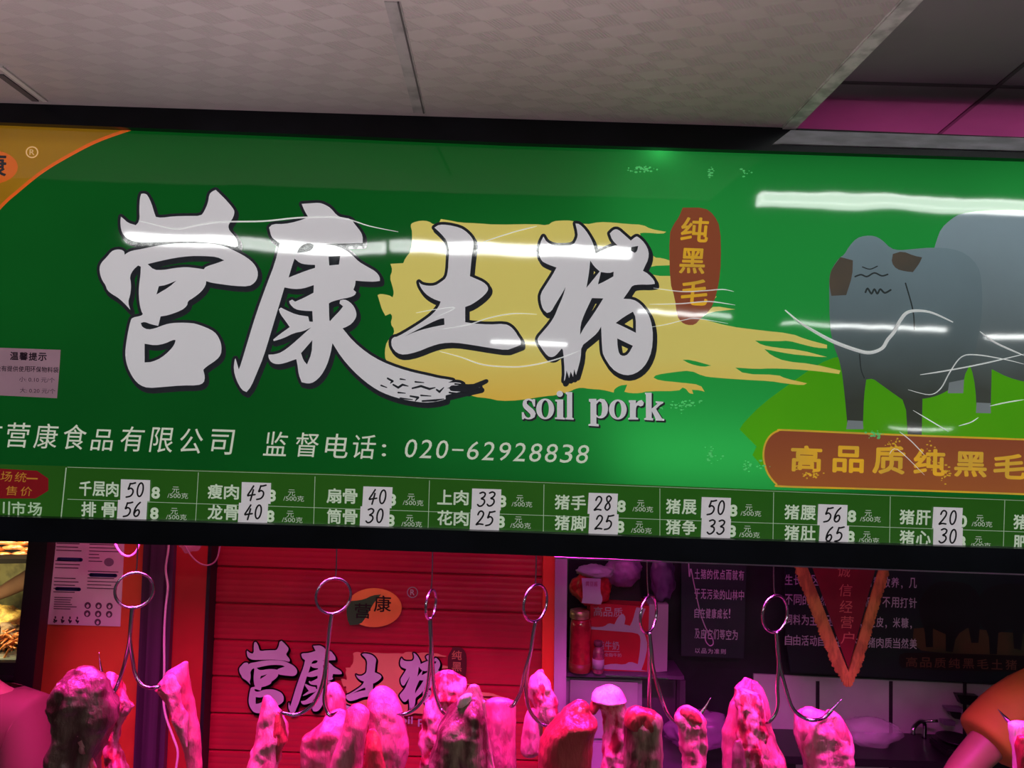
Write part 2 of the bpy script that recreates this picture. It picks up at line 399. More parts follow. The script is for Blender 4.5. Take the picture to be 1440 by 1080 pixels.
# ================================================================== brush lettering traced from the sign (photo pixels)
def tr(pts, ox, oy, s): return [(ox + x / s, oy + y / s) for x, y in pts]
A = lambda p: tr(p, 130, 260, 6)
CH_YING = [
 [A([(240,268),(262,285),(300,320),(365,340),(385,320),(398,290),(395,200),(400,110),(412,75),(440,72),(465,85),(500,160),(520,230),(535,270),(580,278),(680,265),(800,262),(915,262),(945,220),(975,150),(985,80),(1010,55),(1040,42),(1075,75),(1130,130),(1185,195),(1200,225),(1190,270),(1165,310),(1145,345),(1155,385),(1195,425),(1225,470),(1228,515),(1200,528),(1100,500),(950,486),(830,476),(700,480),(550,482),(400,487),(310,465),(262,425),(240,375),(235,310)])],
 [A([(200,545),(160,560),(120,610),(75,655),(58,700),(65,760),(85,810),(110,845),(125,890),(165,922),(210,948),(260,990),(320,1055),(300,990),(318,930),(325,880),(325,830),(315,770),(345,715),(385,680),(408,690),(405,760),(395,830),(390,900),(395,990),(410,1060),(425,1090),(410,1105),(335,1120),(320,1150),(300,1240),(285,1330),(275,1420),(285,1500),(310,1570),(350,1640),(400,1690),(470,1715),(600,1705),(750,1692),(890,1692),(940,1670),(950,1620),(935,1560),(960,1535),(1050,1475),(1085,1430),(1090,1370),(1080,1320),(1050,1260),(1000,1220),(900,1180),(840,1165),(720,1162),(640,1170),(580,1190),(530,1210),(470,1222),(420,1200),(408,1165),(440,1155),(490,1175),(555,1190),(565,1150),(575,1110),(640,1100),(750,1060),(800,1020),(805,980),(850,955),(920,900),(955,850),(960,812),(1000,825),(1100,840),(1200,853),(1320,857),(1370,825),(1395,780),(1395,720),(1360,660),(1300,610),(1220,565),(1110,515),(990,494),(830,490),(700,494),(560,510),(420,540),(330,555),(290,575),(272,590),(268,560),(240,545)]),
  A([(465,668),(520,718),(600,718),(700,700),(790,693),(860,700),(940,712),(955,690),(1050,660),(1112,637),(1050,608),(950,600),(820,600),(700,615),(580,640)]),
  A([(540,925),(560,855),(620,845),(708,808),(650,860)]),
  A([(440,1340),(440,1498),(500,1495),(580,1460),(650,1400),(690,1350),(702,1310),(680,1307),(610,1340),(530,1355)])]]
C = lambda p: tr(p, 320, 270, 6)
CH_KANG = [
 [C([(625,100),(700,95),(770,90),(820,105),(870,135),(920,195),(960,215),(1040,225),(1080,280),(1120,330),(1140,370),(1140,430),(1040,434),(820,438),(920,455),(1000,490),(1060,540),(1110,590),(1170,625),(1250,670),(1285,715),(1285,750),(1240,757),(1160,755),(1080,748),(1078,780),(1062,825),(1085,845),(1075,870),(1030,890),(950,905),(880,925),(855,940),(858,1080),(865,1090),(890,1060),(940,1010),(975,965),(945,940),(950,915),(985,905),(1030,925),(1070,970),(1088,1020),(1085,1060),(1050,1110),(1000,1140),(970,1150),(1060,1260),(1180,1360),(1300,1430),(1440,1485),(1580,1525),(1700,1550),(1780,1570),(1850,1580),(1900,1590),(1860,1608),(1950,1606),(1985,1622),(1890,1640),(1850,1658),(1960,1655),(2060,1642),(2130,1648),(2020,1672),(1900,1700),(1840,1716),(1840,1748),(1760,1770),(1660,1778),(1560,1765),(1460,1745),(1360,1715),(1260,1670),(1160,1600),(1060,1510),(960,1395),(885,1275),(870,1360),(840,1460),(790,1550),(730,1605),(680,1618),(625,1605),(600,1540),(590,1460),(580,1410),(550,1420),(480,1445),(420,1455),(370,1440),(345,1400),(345,1372),(400,1370),(460,1350),(540,1290),(640,1200),(705,1142),(640,1175),(560,1190),(470,1235),(390,1258),(385,1245),(440,1200),(525,1140),(490,1090),(445,1030),(432,990),(450,975),(500,1000),(580,1035),(680,1050),(690,1092),(720,1095),(715,1005),(640,1002),(570,990),(525,945),(520,920),(545,908),(570,925),(640,895),(725,850),(728,785),(640,815),(560,820),(480,805),(440,940),(400,1070),(350,1240),(300,1400),(250,1520),(200,1640),(160,1688),(120,1670),(75,1590),(50,1500),(60,1410),(68,1405),(95,1498),(110,1460),(170,1260),(240,1030),(330,780),(400,600),(440,430),(400,405),(370,380),(350,300),(380,270),(480,270),(580,250),(682,214),(650,160)]),
  C([(585,515),(600,475),(640,440),(690,430),(728,445),(720,480),(680,505)]),
  C([(515,722),(545,620),(565,562),(610,600),(660,612),(738,615),(738,640),(660,665),(570,700)]),
  C([(852,545),(950,540),(940,612),(858,620)]),
  C([(620,1360),(715,1250),(710,1360),(670,1455),(640,1420)])]]
Fx = lambda p: tr(p, 530, 300, 6)
CH_TU = [
 [Fx([(485,120),(525,95),(600,97),(700,120),(750,150),(795,195),(820,240),(805,330),(795,420),(785,530),(820,545),(900,580),(940,620),(935,660),(880,715),(800,770),(745,790),(745,918),(820,930),(940,938),(1080,932),(1130,955),(1170,1000),(1190,1035),(1215,1070),(1215,1110),(1150,1135),(1095,1155),(950,1135),(800,1110),(660,1090),(550,1095),(460,1120),(340,1170),(230,1195),(170,1180),(125,1130),(120,1070),(140,1045),(175,1040),(280,980),(390,910),(470,850),(520,790),(538,745),(470,720),(410,680),(365,620),(355,580),(375,600),(430,612),(490,610),(540,580),(585,545),(600,480),(605,380),(610,310),(590,230),(540,170)]),
  Fx([(230,1040),(320,1000),(440,965),(570,940),(568,885),(530,890),(440,930)])]]
G = lambda p: tr(p, 740, 290, 6)
CH_ZHU = [
 [G([(145,255),(170,300),(230,332),(320,335),(400,325),(430,270),(435,230),(415,145),(450,150),(500,200),(545,270),(570,330),(585,400),(640,372),(740,330),(770,330),(725,285),(705,230),(740,195),(775,195),(820,235),(860,270),(882,290),(925,255),(945,258),(1000,310),(1035,380),(1030,450),(1000,510),(985,545),(1030,570),(1080,625),(1085,655),(1040,662),(960,660),(895,668),(870,710),(820,780),(900,785),(960,820),(1010,880),(1040,930),(1060,1000),(1070,1090),(1060,1220),(1020,1320),(960,1390),(880,1428),(800,1420),(720,1370),(650,1260),(640,1200),(632,1015),(600,1070),(530,1130),(465,1180),(460,1280),(440,1360),(420,1425),(405,1375),(395,1440),(375,1395),(362,1450),(340,1385),(330,1460),(318,1475),(325,1400),(312,1220),(300,1200),(250,1260),(215,1275),(180,1265),(130,1200),(95,1140),(100,1105),(140,1060),(200,990),(240,925),(270,850),(310,760),(333,680),(300,740),(250,820),(210,890),(175,900),(140,870),(120,800),(120,740),(170,660),(225,575),(255,517),(180,490),(125,460),(105,390),(118,310)]),
  G([(540,458),(575,510),(620,550),(560,625),(508,688),(530,560)]),
  G([(630,555),(700,565),(738,552),(735,592),(660,635),(605,660),(620,600)]),
  G([(555,775),(650,778),(600,860),(540,950),(490,1020),(455,1085),(458,1000),(490,910)]),
  G([(755,985),(830,930),(900,890),(925,940),(925,1068),(850,1030)]),
  G([(768,1115),(830,1145),(900,1178),(860,1250),(820,1265),(785,1250),(770,1180)]),
  G([(885,345),(945,335),(935,380),(915,393),(885,375)])]]
YELLOW = [[
 [(577,317),(580,313),(592,310),(603,311),(610,316),(617,314),(620,308),(633,310),(647,313),(672,314),(697,316),(753,315),(770,317),(778,311),(790,310),(804,310),(823,316),(843,312),(863,313),(883,315),(904,316),(915,322),(937,326),(932,329),(907,327),(900,328),(905,345),(919,362),(932,363),(944,367),(944,373),(915,374),(905,381),(922,388),(945,388),(960,420),(999,415),(1008,417),(1000,425),(997,436),(1004,430),(1034,435),(997,439),(985,448),(1026,459),(1065,464),(1113,469),(1133,477),(1163,485),(1163,490),(1148,489),(1131,485),(1109,479),(1094,480),(1062,479),(1071,485),(1092,489),(1125,492),(1163,502),(1152,502),(1133,500),(1112,498),(1075,491),(1085,500),(1104,508),(1144,512),(1182,521),(1180,526),(1150,522),(1115,519),(1084,518),(1065,519),(1034,517),(1047,526),(1094,527),(1104,532),(1135,539),(1129,542),(1102,539),(1084,536),(1045,534),(1004,531),(989,529),(971,521),(950,523),(923,527),(919,531),(927,535),(958,538),(985,541),(991,551),(985,549),(973,548),(975,554),(969,553),(965,547),(960,545),(954,550),(911,550),(900,553),(887,553),(878,551),(882,541),(872,542),(864,547),(863,552),(847,548),(830,547),(817,545),(808,547),(803,550),(782,556),(767,557),(731,563),(703,564),(687,560),(666,558),(640,548),(590,535),(555,520),(542,507),(541,493),(544,480),(552,473),(555,464),(549,455),(552,445),(549,441),(542,444),(537,435),(534,425),(531,415),(535,413),(547,415),(552,418),(554,412),(552,403),(548,390),(552,380),(549,371),(567,370),(570,363),(578,353),(580,327)],
 [(960,506),(971,506),(1000,514),(989,516),(971,512)]]]
BADGE = [[[(960,292),(991,292),(1004,302),(1013,320),(1014,367),(1011,399),(1004,425),(997,438),(985,448),(977,457),(966,457),(958,453),(952,444),(949,419),(942,396),(941,330),(947,316),(955,305)]]]
def brush(name, shapes, plane, off, white, black, parent, f=None, w=8.0, shift=(2.4, 4.0)):
    """one brush character: its black contour with the white strokes as its child"""
    g = f if f else (lambda x, y: (x, y))
    k = (g(100, 0)[0] - g(0, 0)[0]) / 100
    bm = px_polys(shapes, plane, off, 1, 55, g)
    for sh in shapes:
        for P in sh:
            Q = [g(*p) for p in chaikin(P, 1)]
            stroke(bm, Q, plane, off, w * k, closed=True)
            stroke(bm, [(x + shift[0] * k, y + shift[1] * k) for x, y in Q], plane, off, w * k, closed=True)
    o = obj(name, bm, black, parent)
    flat('stroke_fill', shapes, plane, off + .0003, white, o, 1, 55, g)
    return o
TAIL_MARKS = [[(545,532),(552,536),(549,539)],[(553,541),(560,545),(566,541),(574,543)],[(563,533),(570,534)],[(584,537),(596,538)],[(580,546),(592,543),(604,547),(612,545)],[(536,542),(544,545)],[(560,552),(570,553)],[(563,560),(580,562)],[(577,557),(588,559),(584,564)],[(592,556),(606,557)],[(594,564),(612,563),(624,561)],[(614,548),(618,551),(624,545)],[(634,548),(650,546),(668,545)],[(637,543),(655,545),(680,541)],[(640,540),(660,541)],[(632,552),(660,556),(676,549)]]
def tail_marks(plane, off, m, parent, f=None):
    bm = bmesh.new()
    k = 1 if not f else (f(100, 0)[0] - f(0, 0)[0]) / 100
    for t in TAIL_MARKS: stroke(bm, t, plane, off, [2.4 * k] + [3.2 * k] * (len(t) - 2) + [1.2 * k], f)
    stroke(bm, [(636,546),(660,547),(684,536)], plane, off, [8 * k, 9 * k, 6 * k], f)
    return obj('dry_brush_marks', bm, m, parent)

# print on the shutter: the same logo, smaller
fs = lambda x, y: (336 + (x - 139) * .366, 901 + (y - 267) * .366)
P_WHITE = mat('shutter_print_white', (.44, .62, .48), rough=.4, var=.05); P_BLACK = mat('shutter_print_black', (.012, .006, .010), rough=.4)
P_YEL = mat('shutter_print_yellow', (.62, .40, .14), rough=.4, var=.1, scale=5)
flat('yellow_patch', YELLOW, SH, .002, P_YEL, SHUT, f=fs)
for nm, ch in (('brush_character', CH_YING), ('brush_character', CH_KANG), ('brush_character', CH_TU), ('brush_character', CH_ZHU)):
    brush(nm, ch, SH, .0026, P_WHITE, P_BLACK, SHUT, fs, 11.0, (3.0, 5.0))
o = flat('badge', BADGE, SH, .0032, mat('shutter_badge', (.07, .015, .012), rough=.4), SHUT, f=fs)
bm = bmesh.new()
for s, y in (('纯', 323), ('黑', 367), ('毛', 411)): text(bm, s, *fs(976, y), 14, 13, SH, .0038, bold=.02)
obj('badge_lettering', bm, P_YEL, o)
bm = bmesh.new(); text(bm, 'soil pork', *fs(834, 578), 72, 14, SH, .0034, bold=.02); obj('caption', bm, P_WHITE, SHUT)
# the oval emblem
o = flat('oval_emblem', [[ell(526, 854.5, 39, 27.5, 40)]], SH, .003, mat('emblem_orange', (.80, .34, .06), rough=.4, var=.08), SHUT, it=0)
flat('emblem_green', [[[(487,850),(491,845),(498,845),(512,843),(524,837),(536,836),(527,846),(520,858),(514,869),(507,878),(492,879),(488,870)]]], SH, .0036, mat('emblem_green', (.03, .13, .035), rough=.4), o)
bm = bmesh.new(); text(bm, '营', 510, 859, 23, 21, SH, .0042, bold=.01); text(bm, '康', 538, 849, 24, 23, SH, .0042, bold=.01); obj('emblem_lettering', bm, mat('emblem_black', (.012, .008, .006), rough=.4), o)
bm = bmesh.new(); stroke(bm, ell(580, 833, 7.2, 7.2, 24), SH, .003, 1.3, closed=True); text(bm, 'R', 580, 833, 6, 8, SH, .003, bold=.01); obj('registered_mark', bm, P_WHITE, SHUT)
# ================================================================== the light box sign
SG = thing('shop_sign', SIGN.at(0, -.45), 'long green light box sign with white brush lettering, black pigs and price strip', 'sign')
top_y = [(-300, 160), (0, 171), (480, 190), (720, 200), (1080, 211), (1440, 222), (1760, 232)]
bot_y = [(1760, 783), (1440, 773), (960, 758), (720, 749.5), (480, 741.5), (0, 727.5), (-300, 718)]
I_GREEN = ink('print_green', (.006, .175, .022), color2=(.004, .140, .018), scale=1.3, glow=.42, lit=.42)
I_HILL = ink('print_grass_green', (.10, .36, .008), color2=(.065, .30, .006), scale=2, glow=.4, lit=.9)
I_STRIP = ink('print_strip_green', (.022, .105, .010), color2=(.03, .125, .012), scale=2, glow=.2, lit=.55)
I_WHITE = ink('print_white', (.74, .72, .75)); I_BLACK = ink('print_black', (.022, .024, .030))
I_YEL = graded(ink('print_yellow', (.66, .50, .12), lit=.58), 1.98, 2.14, (.72, .39, .035), (.66, .56, .14))
I_BROWN = graded(ink('print_brown', (.38, .085, .028)), 1.80, 1.98, (.44, .13, .030), (.30, .075, .032))
I_GOLD = ink('print_gold', (.78, .48, .025), color2=(.62, .40, .05), scale=9)
I_CORNER = ink('print_amber', (.62, .30, .012), color2=(.74, .38, .02), scale=3, lit=.12)
I_OR = ink('print_orange', (.72, .14, .018)); I_RED = ink('print_red', (.22, .008, .012))
I_CREAM = ink('print_cream', (.70, .76, .62)); I_PALE = ink('print_pale_green', (.45, .58, .40))
flat('printed_panel', [[top_y + bot_y]], SIGN, 0, I_GREEN, SG, it=0)
flat('price_strip', [[[(-300, 642), (0, 653), (480, 666), (960, 684), (1440, 702), (1760, 713)] + bot_y]], SIGN, .0004, I_STRIP, SG, it=0)
flat('grass_hill', [[[(1800, 520), (1440, 500), (1280, 492), (1180, 500), (1150, 512), (1110, 540), (1072, 568), (1046, 594), (1040, 604), (1052, 616), (1064, 628), (1058, 640), (1075, 660), (1440, 690), (1800, 700)]]], SIGN, .0004, I_HILL, SG)
o = flat('amber_corner', [[[(-300, 160), (0, 171), (192, 179), (140, 196), (100, 216), (60, 240), (25, 268), (0, 293), (-60, 360), (-300, 420)]]], SIGN, .0005, I_CORNER, SG, it=0)
bm = bmesh.new(); stroke(bm, sp2([(194, 178), (140, 197), (100, 217), (60, 241), (25, 269), (-2, 294), (-60, 362)]), SIGN, .0008, 4.5); obj('orange_rim', bm, I_OR, o)
q = flat('emblem', [[ell(-14, 235, 39, 24, 32)]], SIGN, .001, I_OR, SG, it=0)
bm = bmesh.new(); text(bm, '康', -8, 232, 34, 34, SIGN, .0015, bold=.02); obj('emblem_character', bm, I_BLACK, q)
bm = bmesh.new(); stroke(bm, ell(45, 214, 8, 7.5, 20), SIGN, .001, 1.6, closed=True); text(bm, 'R', 45, 214, 7, 8, SIGN, .001, bold=.01); obj('registered_mark', bm, ink('print_light_amber', (.80, .55, .25)), SG)
flat('yellow_patch', YELLOW, SIGN, .0008, I_YEL, SG)
for ch in (CH_YING, CH_KANG, CH_TU, CH_ZHU):
    o = brush('brush_character', ch, SIGN, .0012, I_WHITE, I_BLACK, SG)
    if ch is CH_KANG: tail_marks(SIGN, .0019, I_BLACK, o)
# the brown badge
o = flat('badge', BADGE, SIGN, .0012, I_BROWN, SG)
bm = bmesh.new()
for s, x, y, w, h in (('纯', 977, 323, 39, 35), ('黑', 974, 367, 36, 36), ('毛', 977, 411, 38, 37)): text(bm, s, x, y, w, h, SIGN, .0016, bold=.022, shear=.06)
obj('badge_lettering', bm, I_GOLD, o)
# 'soil pork' in bold serif letters
K = lambda p: tr(p, 720, 530, 6)
SOIL = [
 [K([(195,190),(195,250),(182,250),(166,208),(140,196),(124,206),(125,226),(150,250),(185,278),(200,310),(190,340),(160,358),(125,358),(104,348),(98,358),(85,358),(82,298),(98,298),(112,332),(137,346),(156,336),(155,316),(130,290),(100,264),(88,235),(95,202),(120,185),(150,182),(172,192),(182,186)])],
 [K(ell(280, 270, 76, 88, 28)), K(ell(280, 270, 31, 73, 24))],
 [K(ell(403, 143, 27, 26, 20))], [K([(365,192),(432,190),(432,340),(448,348),(448,360),(362,355),(362,343),(380,340),(380,210),(365,205)])],
 [K([(452,128),(508,128),(508,345),(522,350),(520,362),(452,358),(452,347),(464,340),(464,150),(452,143)])],
 [K([(650,185),(712,185),(712,202),(745,183),(780,190),(806,225),(812,275),(800,320),(770,348),(735,350),(712,338),(712,395),(732,400),(732,418),(645,412),(645,400),(662,395),(662,215),(648,205)]), K([(712,230),(735,206),(755,216),(762,270),(752,325),(732,335),(712,318)])],
 [K(ell(893, 275, 75, 85, 28)), K(ell(893, 275, 30, 70, 24))],
 [K([(985,197),(1045,197),(1045,225),(1068,200),(1095,195),(1112,215),(1107,240),(1085,250),(1066,240),(1053,244),(1045,268),(1045,340),(1065,348),(1065,360),(980,360),(980,348),(995,342),(995,220),(985,212)])],
 [K([(1122,133),(1178,133),(1178,268),(1228,225),(1212,218),(1212,205),(1278,210),(1275,222),(1250,235),(1215,270),(1265,350),(1285,355),(1285,370),(1210,368),(1213,355),(1180,290),(1178,345),(1192,352),(1190,368),(1115,362),(1115,350),(1130,345),(1130,150),(1122,145)])]]
sh = lambda x, y: (x + 1.6, y + 1.8)
for part in (SOIL[:5], SOIL[5:]):
    bm = px_polys(part, SIGN, .0014, 1, 40, sh)
    for S in part:
        for P in S: stroke(bm, [sh(*p) for p in P], SIGN, .0014, 1.6, closed=True)
    o = obj('caption_word', bm, I_BLACK, SG)
    flat('letter_fill', part, SIGN, .0018, I_WHITE, o, 1, 40)
# company and telephone line
bm = bmesh.new(); row = lin(0, 611, 829, 639)
text(bm, '市', -14, row(-14), 32, 34, SIGN, .0012, shear=.1)
for s, x in zip('营康食品有限公司', (25, 65, 105, 144, 186, 228, 269, 312)): text(bm, s, x, row(x) + (3 if s == '品' else 0), 32 if s != '品' else 30, 35 if s != '品' else 30, SIGN, .0012, shear=.12, bold=.002)
obj('company_name', bm, I_CREAM, SG); bm = bmesh.new()
for s, x in zip('监督电话', (388, 432, 474, 512)): text(bm, s, x, row(x), 32, 34, SIGN, .0012, shear=.1, bold=.002)
text(bm, ':', 540, row(540) + 4, 6, 17, SIGN, .0012)
obj('telephone_words', bm, I_CREAM, SG); bm = bmesh.new()
for i, s in enumerate('020-62928838'):
    x = 578 + i * 21.95
    if s == '-': text(bm, s, x, row(x), 16, 2.6, SIGN, .0012)
    else: text(bm, s, x, row(x), 16.5, 26, SIGN, .0012, shear=.16)
obj('telephone_number', bm, I_CREAM, SG)
# the pigs
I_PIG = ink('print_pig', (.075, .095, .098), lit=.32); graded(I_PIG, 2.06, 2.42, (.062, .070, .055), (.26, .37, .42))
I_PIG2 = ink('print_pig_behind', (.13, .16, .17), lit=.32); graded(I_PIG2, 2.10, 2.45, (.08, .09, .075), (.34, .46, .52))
I_EAR = ink('print_pig_ear', (.11, .085, .062), color2=(.07, .07, .06), scale=7); I_FOLD = ink('print_pig_fold', (.035, .045, .045)); I_HOOF = ink('print_hoof', (.22, .25, .26))
Lp = lambda p: tr(p, 1140, 290, 4.8)
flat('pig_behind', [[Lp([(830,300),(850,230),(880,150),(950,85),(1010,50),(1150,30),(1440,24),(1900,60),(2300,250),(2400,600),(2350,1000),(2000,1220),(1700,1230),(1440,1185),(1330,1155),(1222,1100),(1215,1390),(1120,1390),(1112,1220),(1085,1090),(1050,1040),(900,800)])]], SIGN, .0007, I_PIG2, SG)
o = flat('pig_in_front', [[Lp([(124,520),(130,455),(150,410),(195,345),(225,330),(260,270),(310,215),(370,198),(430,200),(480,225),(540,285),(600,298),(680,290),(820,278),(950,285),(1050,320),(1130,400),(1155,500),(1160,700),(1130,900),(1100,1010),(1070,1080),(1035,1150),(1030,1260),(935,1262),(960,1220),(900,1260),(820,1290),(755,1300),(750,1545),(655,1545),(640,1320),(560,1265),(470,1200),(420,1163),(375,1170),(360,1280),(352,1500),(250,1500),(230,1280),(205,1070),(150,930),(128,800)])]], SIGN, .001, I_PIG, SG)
flat('ear', [[Lp([(132,450),(150,412),(200,343),(285,365),(282,470),(240,600),(140,605),(124,520)])]], SIGN, .0014, I_EAR, o)
flat('ear', [[Lp([(555,322),(620,303),(700,335),(752,345),(735,385),(690,445),(640,440),(580,425),(545,380)])]], SIGN, .0014, I_EAR, o)
bm = bmesh.new()
for P, w in (([(300,475),(340,462),(380,475),(430,450),(480,470),(520,460)], 2.2), ([(370,580),(385,555),(410,590),(430,560),(450,590),(470,560),(500,585),(540,565)], 2.6), ([(350,410),(400,425),(450,405)], 1.6), ([(640,520),(690,700),(700,830)], 2), ([(330,1000),(340,1100),(362,1160)], 1.6)):
    stroke(bm, sp2(Lp(P), 4), SIGN, .0014, w)
obj('face_folds', bm, I_FOLD, o)
flat('hoof', [[Lp([(250,1445),(352,1450),(356,1505),(240,1505)])]], SIGN, .0014, I_HOOF, o)
flat('hoof', [[Lp([(935,1190),(1035,1170),(1030,1262),(925,1262)])]], SIGN, .0014, I_HOOF, o)
flat('hoof', [[Lp([(1120,1325),(1215,1330),(1216,1398),(1116,1395)])]], SIGN, .0012, I_HOOF, SG.children[-1] if False else o)
# the brown banner
bp = [(1800, 706), (1440, 695), (1330, 691), (1200, 687), (1100, 684), (1092, 681), (1080, 666), (1074, 646), (1075, 628), (1082, 614), (1094, 606), (1110, 605), (1250, 611), (1440, 618), (1800, 630)]
o = flat('banner', [[bp]], SIGN, .0016, I_BROWN, SG)
bm = bmesh.new(); stroke(bm, [bp[0]] + sp2(bp[1:-1], 4) + [bp[-1]], SIGN, .0019, 2.6); obj('banner_rim', bm, I_GOLD, o)
bm = bmesh.new()
for s, x, y, w, h in (('高', 1134, 645, 44, 37), ('品', 1193, 646, 44, 38), ('质', 1250, 647, 46, 40), ('纯', 1307, 650, 45, 38), ('黑', 1365, 653, 46, 36), ('毛', 1420, 656, 46, 36), ('土', 1478, 659, 46, 36), ('猪', 1536, 662, 46, 38)): text(bm, s, x, y, w, h, SIGN, .0020, bold=.032)
obj('banner_lettering', bm, I_GOLD, o)
# worn print where the light of the box shows
rnd = random.Random(4); I_WORN = ink('worn_print', (.10, .46, .16), glow=.5, lit=1.1)
for cx, cy, rx, ry, n in ((958, 569, 28, 7, 40), (905, 238, 20, 6, 30), (1000, 243, 6, 6, 10), (1048, 243, 8, 5, 12), (1060, 655, 18, 8, 18), (1000, 640, 16, 12, 20), (1232, 610, 12, 5, 26), ):
    bm = bmesh.new()
    for k in range(n):
        x, y = rnd.gauss(cx, rx * .5), rnd.gauss(cy, ry * .5); r = rnd.uniform(.5, 1.5)
        fill(bm, [[SIGN.uv(*p, .0022) for p in ell(x, y, r * rnd.uniform(1, 2.2), r, 6)]], lambda u, v: SIGN.at(u, v, .0022))
    obj('worn_patch', bm, I_WORN, SG)
bm = bmesh.new()
for cx, cy, rx, ry, n in ((1255, 625, 10, 8, 20), (1310, 640, 12, 16, 26), (1330, 668, 7, 16, 22), (1140, 668, 20, 4, 30), (1118, 655, 6, 9, 14)):
    for k in range(n):
        x, y = rnd.gauss(cx, rx * .5), rnd.gauss(cy, ry * .5); r = rnd.uniform(.5, 1.4)
        fill(bm, [[SIGN.uv(*p, .0024) for p in ell(x, y, r * rnd.uniform(1, 2), r, 6)]], lambda u, v: SIGN.at(u, v, .0024))
obj('worn_flakes', bm, I_GOLD, SG)
# price strip lines and words
bm = bmesh.new()
for x0, x1, w in ((93, 86, 1.5), (279, 275, .8), (443, 441, .8), (604, 602, .8), (765, 764, .8), (928, 928, .8), (1088, 1087, .8), (1252, 1251, .8), (1413, 1411, .8)):
    yt = lin(0, 655, 1440, 705)(x0); yb = lin(0, 724, 1440, 769)(x1); stroke(bm, [(x0, yt), (x1, yb)], SIGN, .0008, w)
stroke(bm, [(95, 702), (1440, 748)], SIGN, .0008, .7); stroke(bm, [(95, 657), (480, 668), (960, 686), (1440, 704)], SIGN, .0008, .6)
obj('strip_lines', bm, I_PALE, SG)
COLS = [(139, 688, '千层肉', '排骨', 57), (314, 692, '瘦肉', '龙骨', 46), (481, 698, '扇骨', '筒骨', 45), (637, 700, '上肉', '花肉', 46), (802, 707, '猪手', '猪脚', 46), (958, 713, '猪展', '猪争', 45), (1125, 721, '猪腰', '猪肚', 46), (1287, 728, '猪肝', '猪心', 46), (1447, 735, '猪肺', '肥肉', 46)]
I_WORD = ink('print_strip_white', (.55, .62, .50))
for i, (x, y, a, b, w) in enumerate(COLS):
    gx = (219, 382, 551, 706, 874, 1031, 1198, 1354, 1522)[i]; ux = (247, 410, 578, 731, 901, 1053, 1221, 1378, 1548)[i]
    for r, name in enumerate((a, b)):
        n = len(name); yy = y - .5 + 29 * r; bm = bmesh.new()
        for j, s in enumerate(name): text(bm, s, x - w / 2 + w / n * (j + .5), yy + .033 * w * ((j + .5) / n - .5), min(w / n * .92, 21), 21, SIGN, .0008, bold=.024)
        obj('cut_name', bm, I_WORD, SG)
        bm = bmesh.new(); text(bm, '0' if (i == 7 and r == 0) else '8', gx - 2 * r, y + 5 + 29 * r, 12, 17, SIGN, .0008, bold=.05)
        if i < 8: text(bm, '元', ux - 2 * r, y + 1 + 30 * r, 10, 9, SIGN, .0008); text(bm, '/500克', ux + 3 - 2 * r, y + 9 + 30 * r, 29, 8, SIGN, .0008)
        obj('price_unit', bm, I_WORD, SG)
o = flat('red_label', [[[(-80, 655), (0, 659), (52, 662), (68, 673), (68, 690), (50, 701), (0, 701), (-80, 698)]]], SIGN, .0008, I_RED, SG, it=0)
bm = bmesh.new()
for s, x, y in (('市', -14, 669), ('场', 9, 670), ('统', 29, 671), ('一', 45, 673)): text(bm, s, x, y, 16, 14 if s != '一' else 2, SIGN, .0012, shear=.1)
for s, x, y in (('售', 16, 690), ('价', 37, 691)): text(bm, s, x, y, 16, 13, SIGN, .0012, shear=.1)
obj('red_label_lettering', bm, ink('print_label_yellow', (.52, .22, .03)), o)
bm = bmesh.new()
for s, x in (('川', 4), ('市', 26), ('场', 49)): text(bm, s, x, 715 + (x - 26) * .03, 20, 19, SIGN, .0008, bold=.02)
obj('market_name', bm, I_PALE, SG)
# black bezel, box body
FR = Plane(SIGN.o + SIGN.n * .022, SIGN.n)
bm = bmesh.new()
tf = [(-300, 128), (0, 139), (300, 148), (545, 158), (720, 165), (1110, 180), (1440, 193), (1760, 204)]
slab(bm, tf + [(x, y + 1) for x, y in reversed(top_y)], 0, .15, plane=FR)
obj('top_bezel', bm, M_FRAME, SG)
bm = bmesh.new()
slab(bm, [(x, y - 1) for x, y in reversed(bot_y)] + [(1760, 819), (1440, 807), (960, 790), (720, 780), (480, 772), (0, 761), (-300, 753)], 0, .15, plane=FR)
obj('bottom_bezel', bm, M_FRAME, SG)
bm = bmesh.new()
slab(bm, [(-300, 140), (1760, 215), (1760, 805), (-300, 740)], 0, .012, plane=Plane(SIGN.o - SIGN.n * .116, SIGN.n)); obj('back_plate', bm, mat('box_inner', (.7, .7, .7), rough=.7), SG)
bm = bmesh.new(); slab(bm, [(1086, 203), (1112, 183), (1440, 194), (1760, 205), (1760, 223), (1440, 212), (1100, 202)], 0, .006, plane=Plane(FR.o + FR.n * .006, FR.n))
obj('lit_bezel_strip', bm, mat('lit_bezel_grey', (.46, .45, .50), rough=.35, spec=.6, var=.2, scale=12, stretch=(1, 1, 5)), SG)  # where light catches the top bezel, put in as a lighter grey strip
bm = bmesh.new(); slab(bm, [(780, 783.5), (1440, 807), (1760, 818), (1760, 820), (1440, 809), (780, 785.5)], 0, .01, plane=Plane(FR.o - FR.n * .14, FR.n)); obj('lower_lip', bm, mat('lip_metal', (.9, .7, .85), rough=.4, metal=.1), SG)
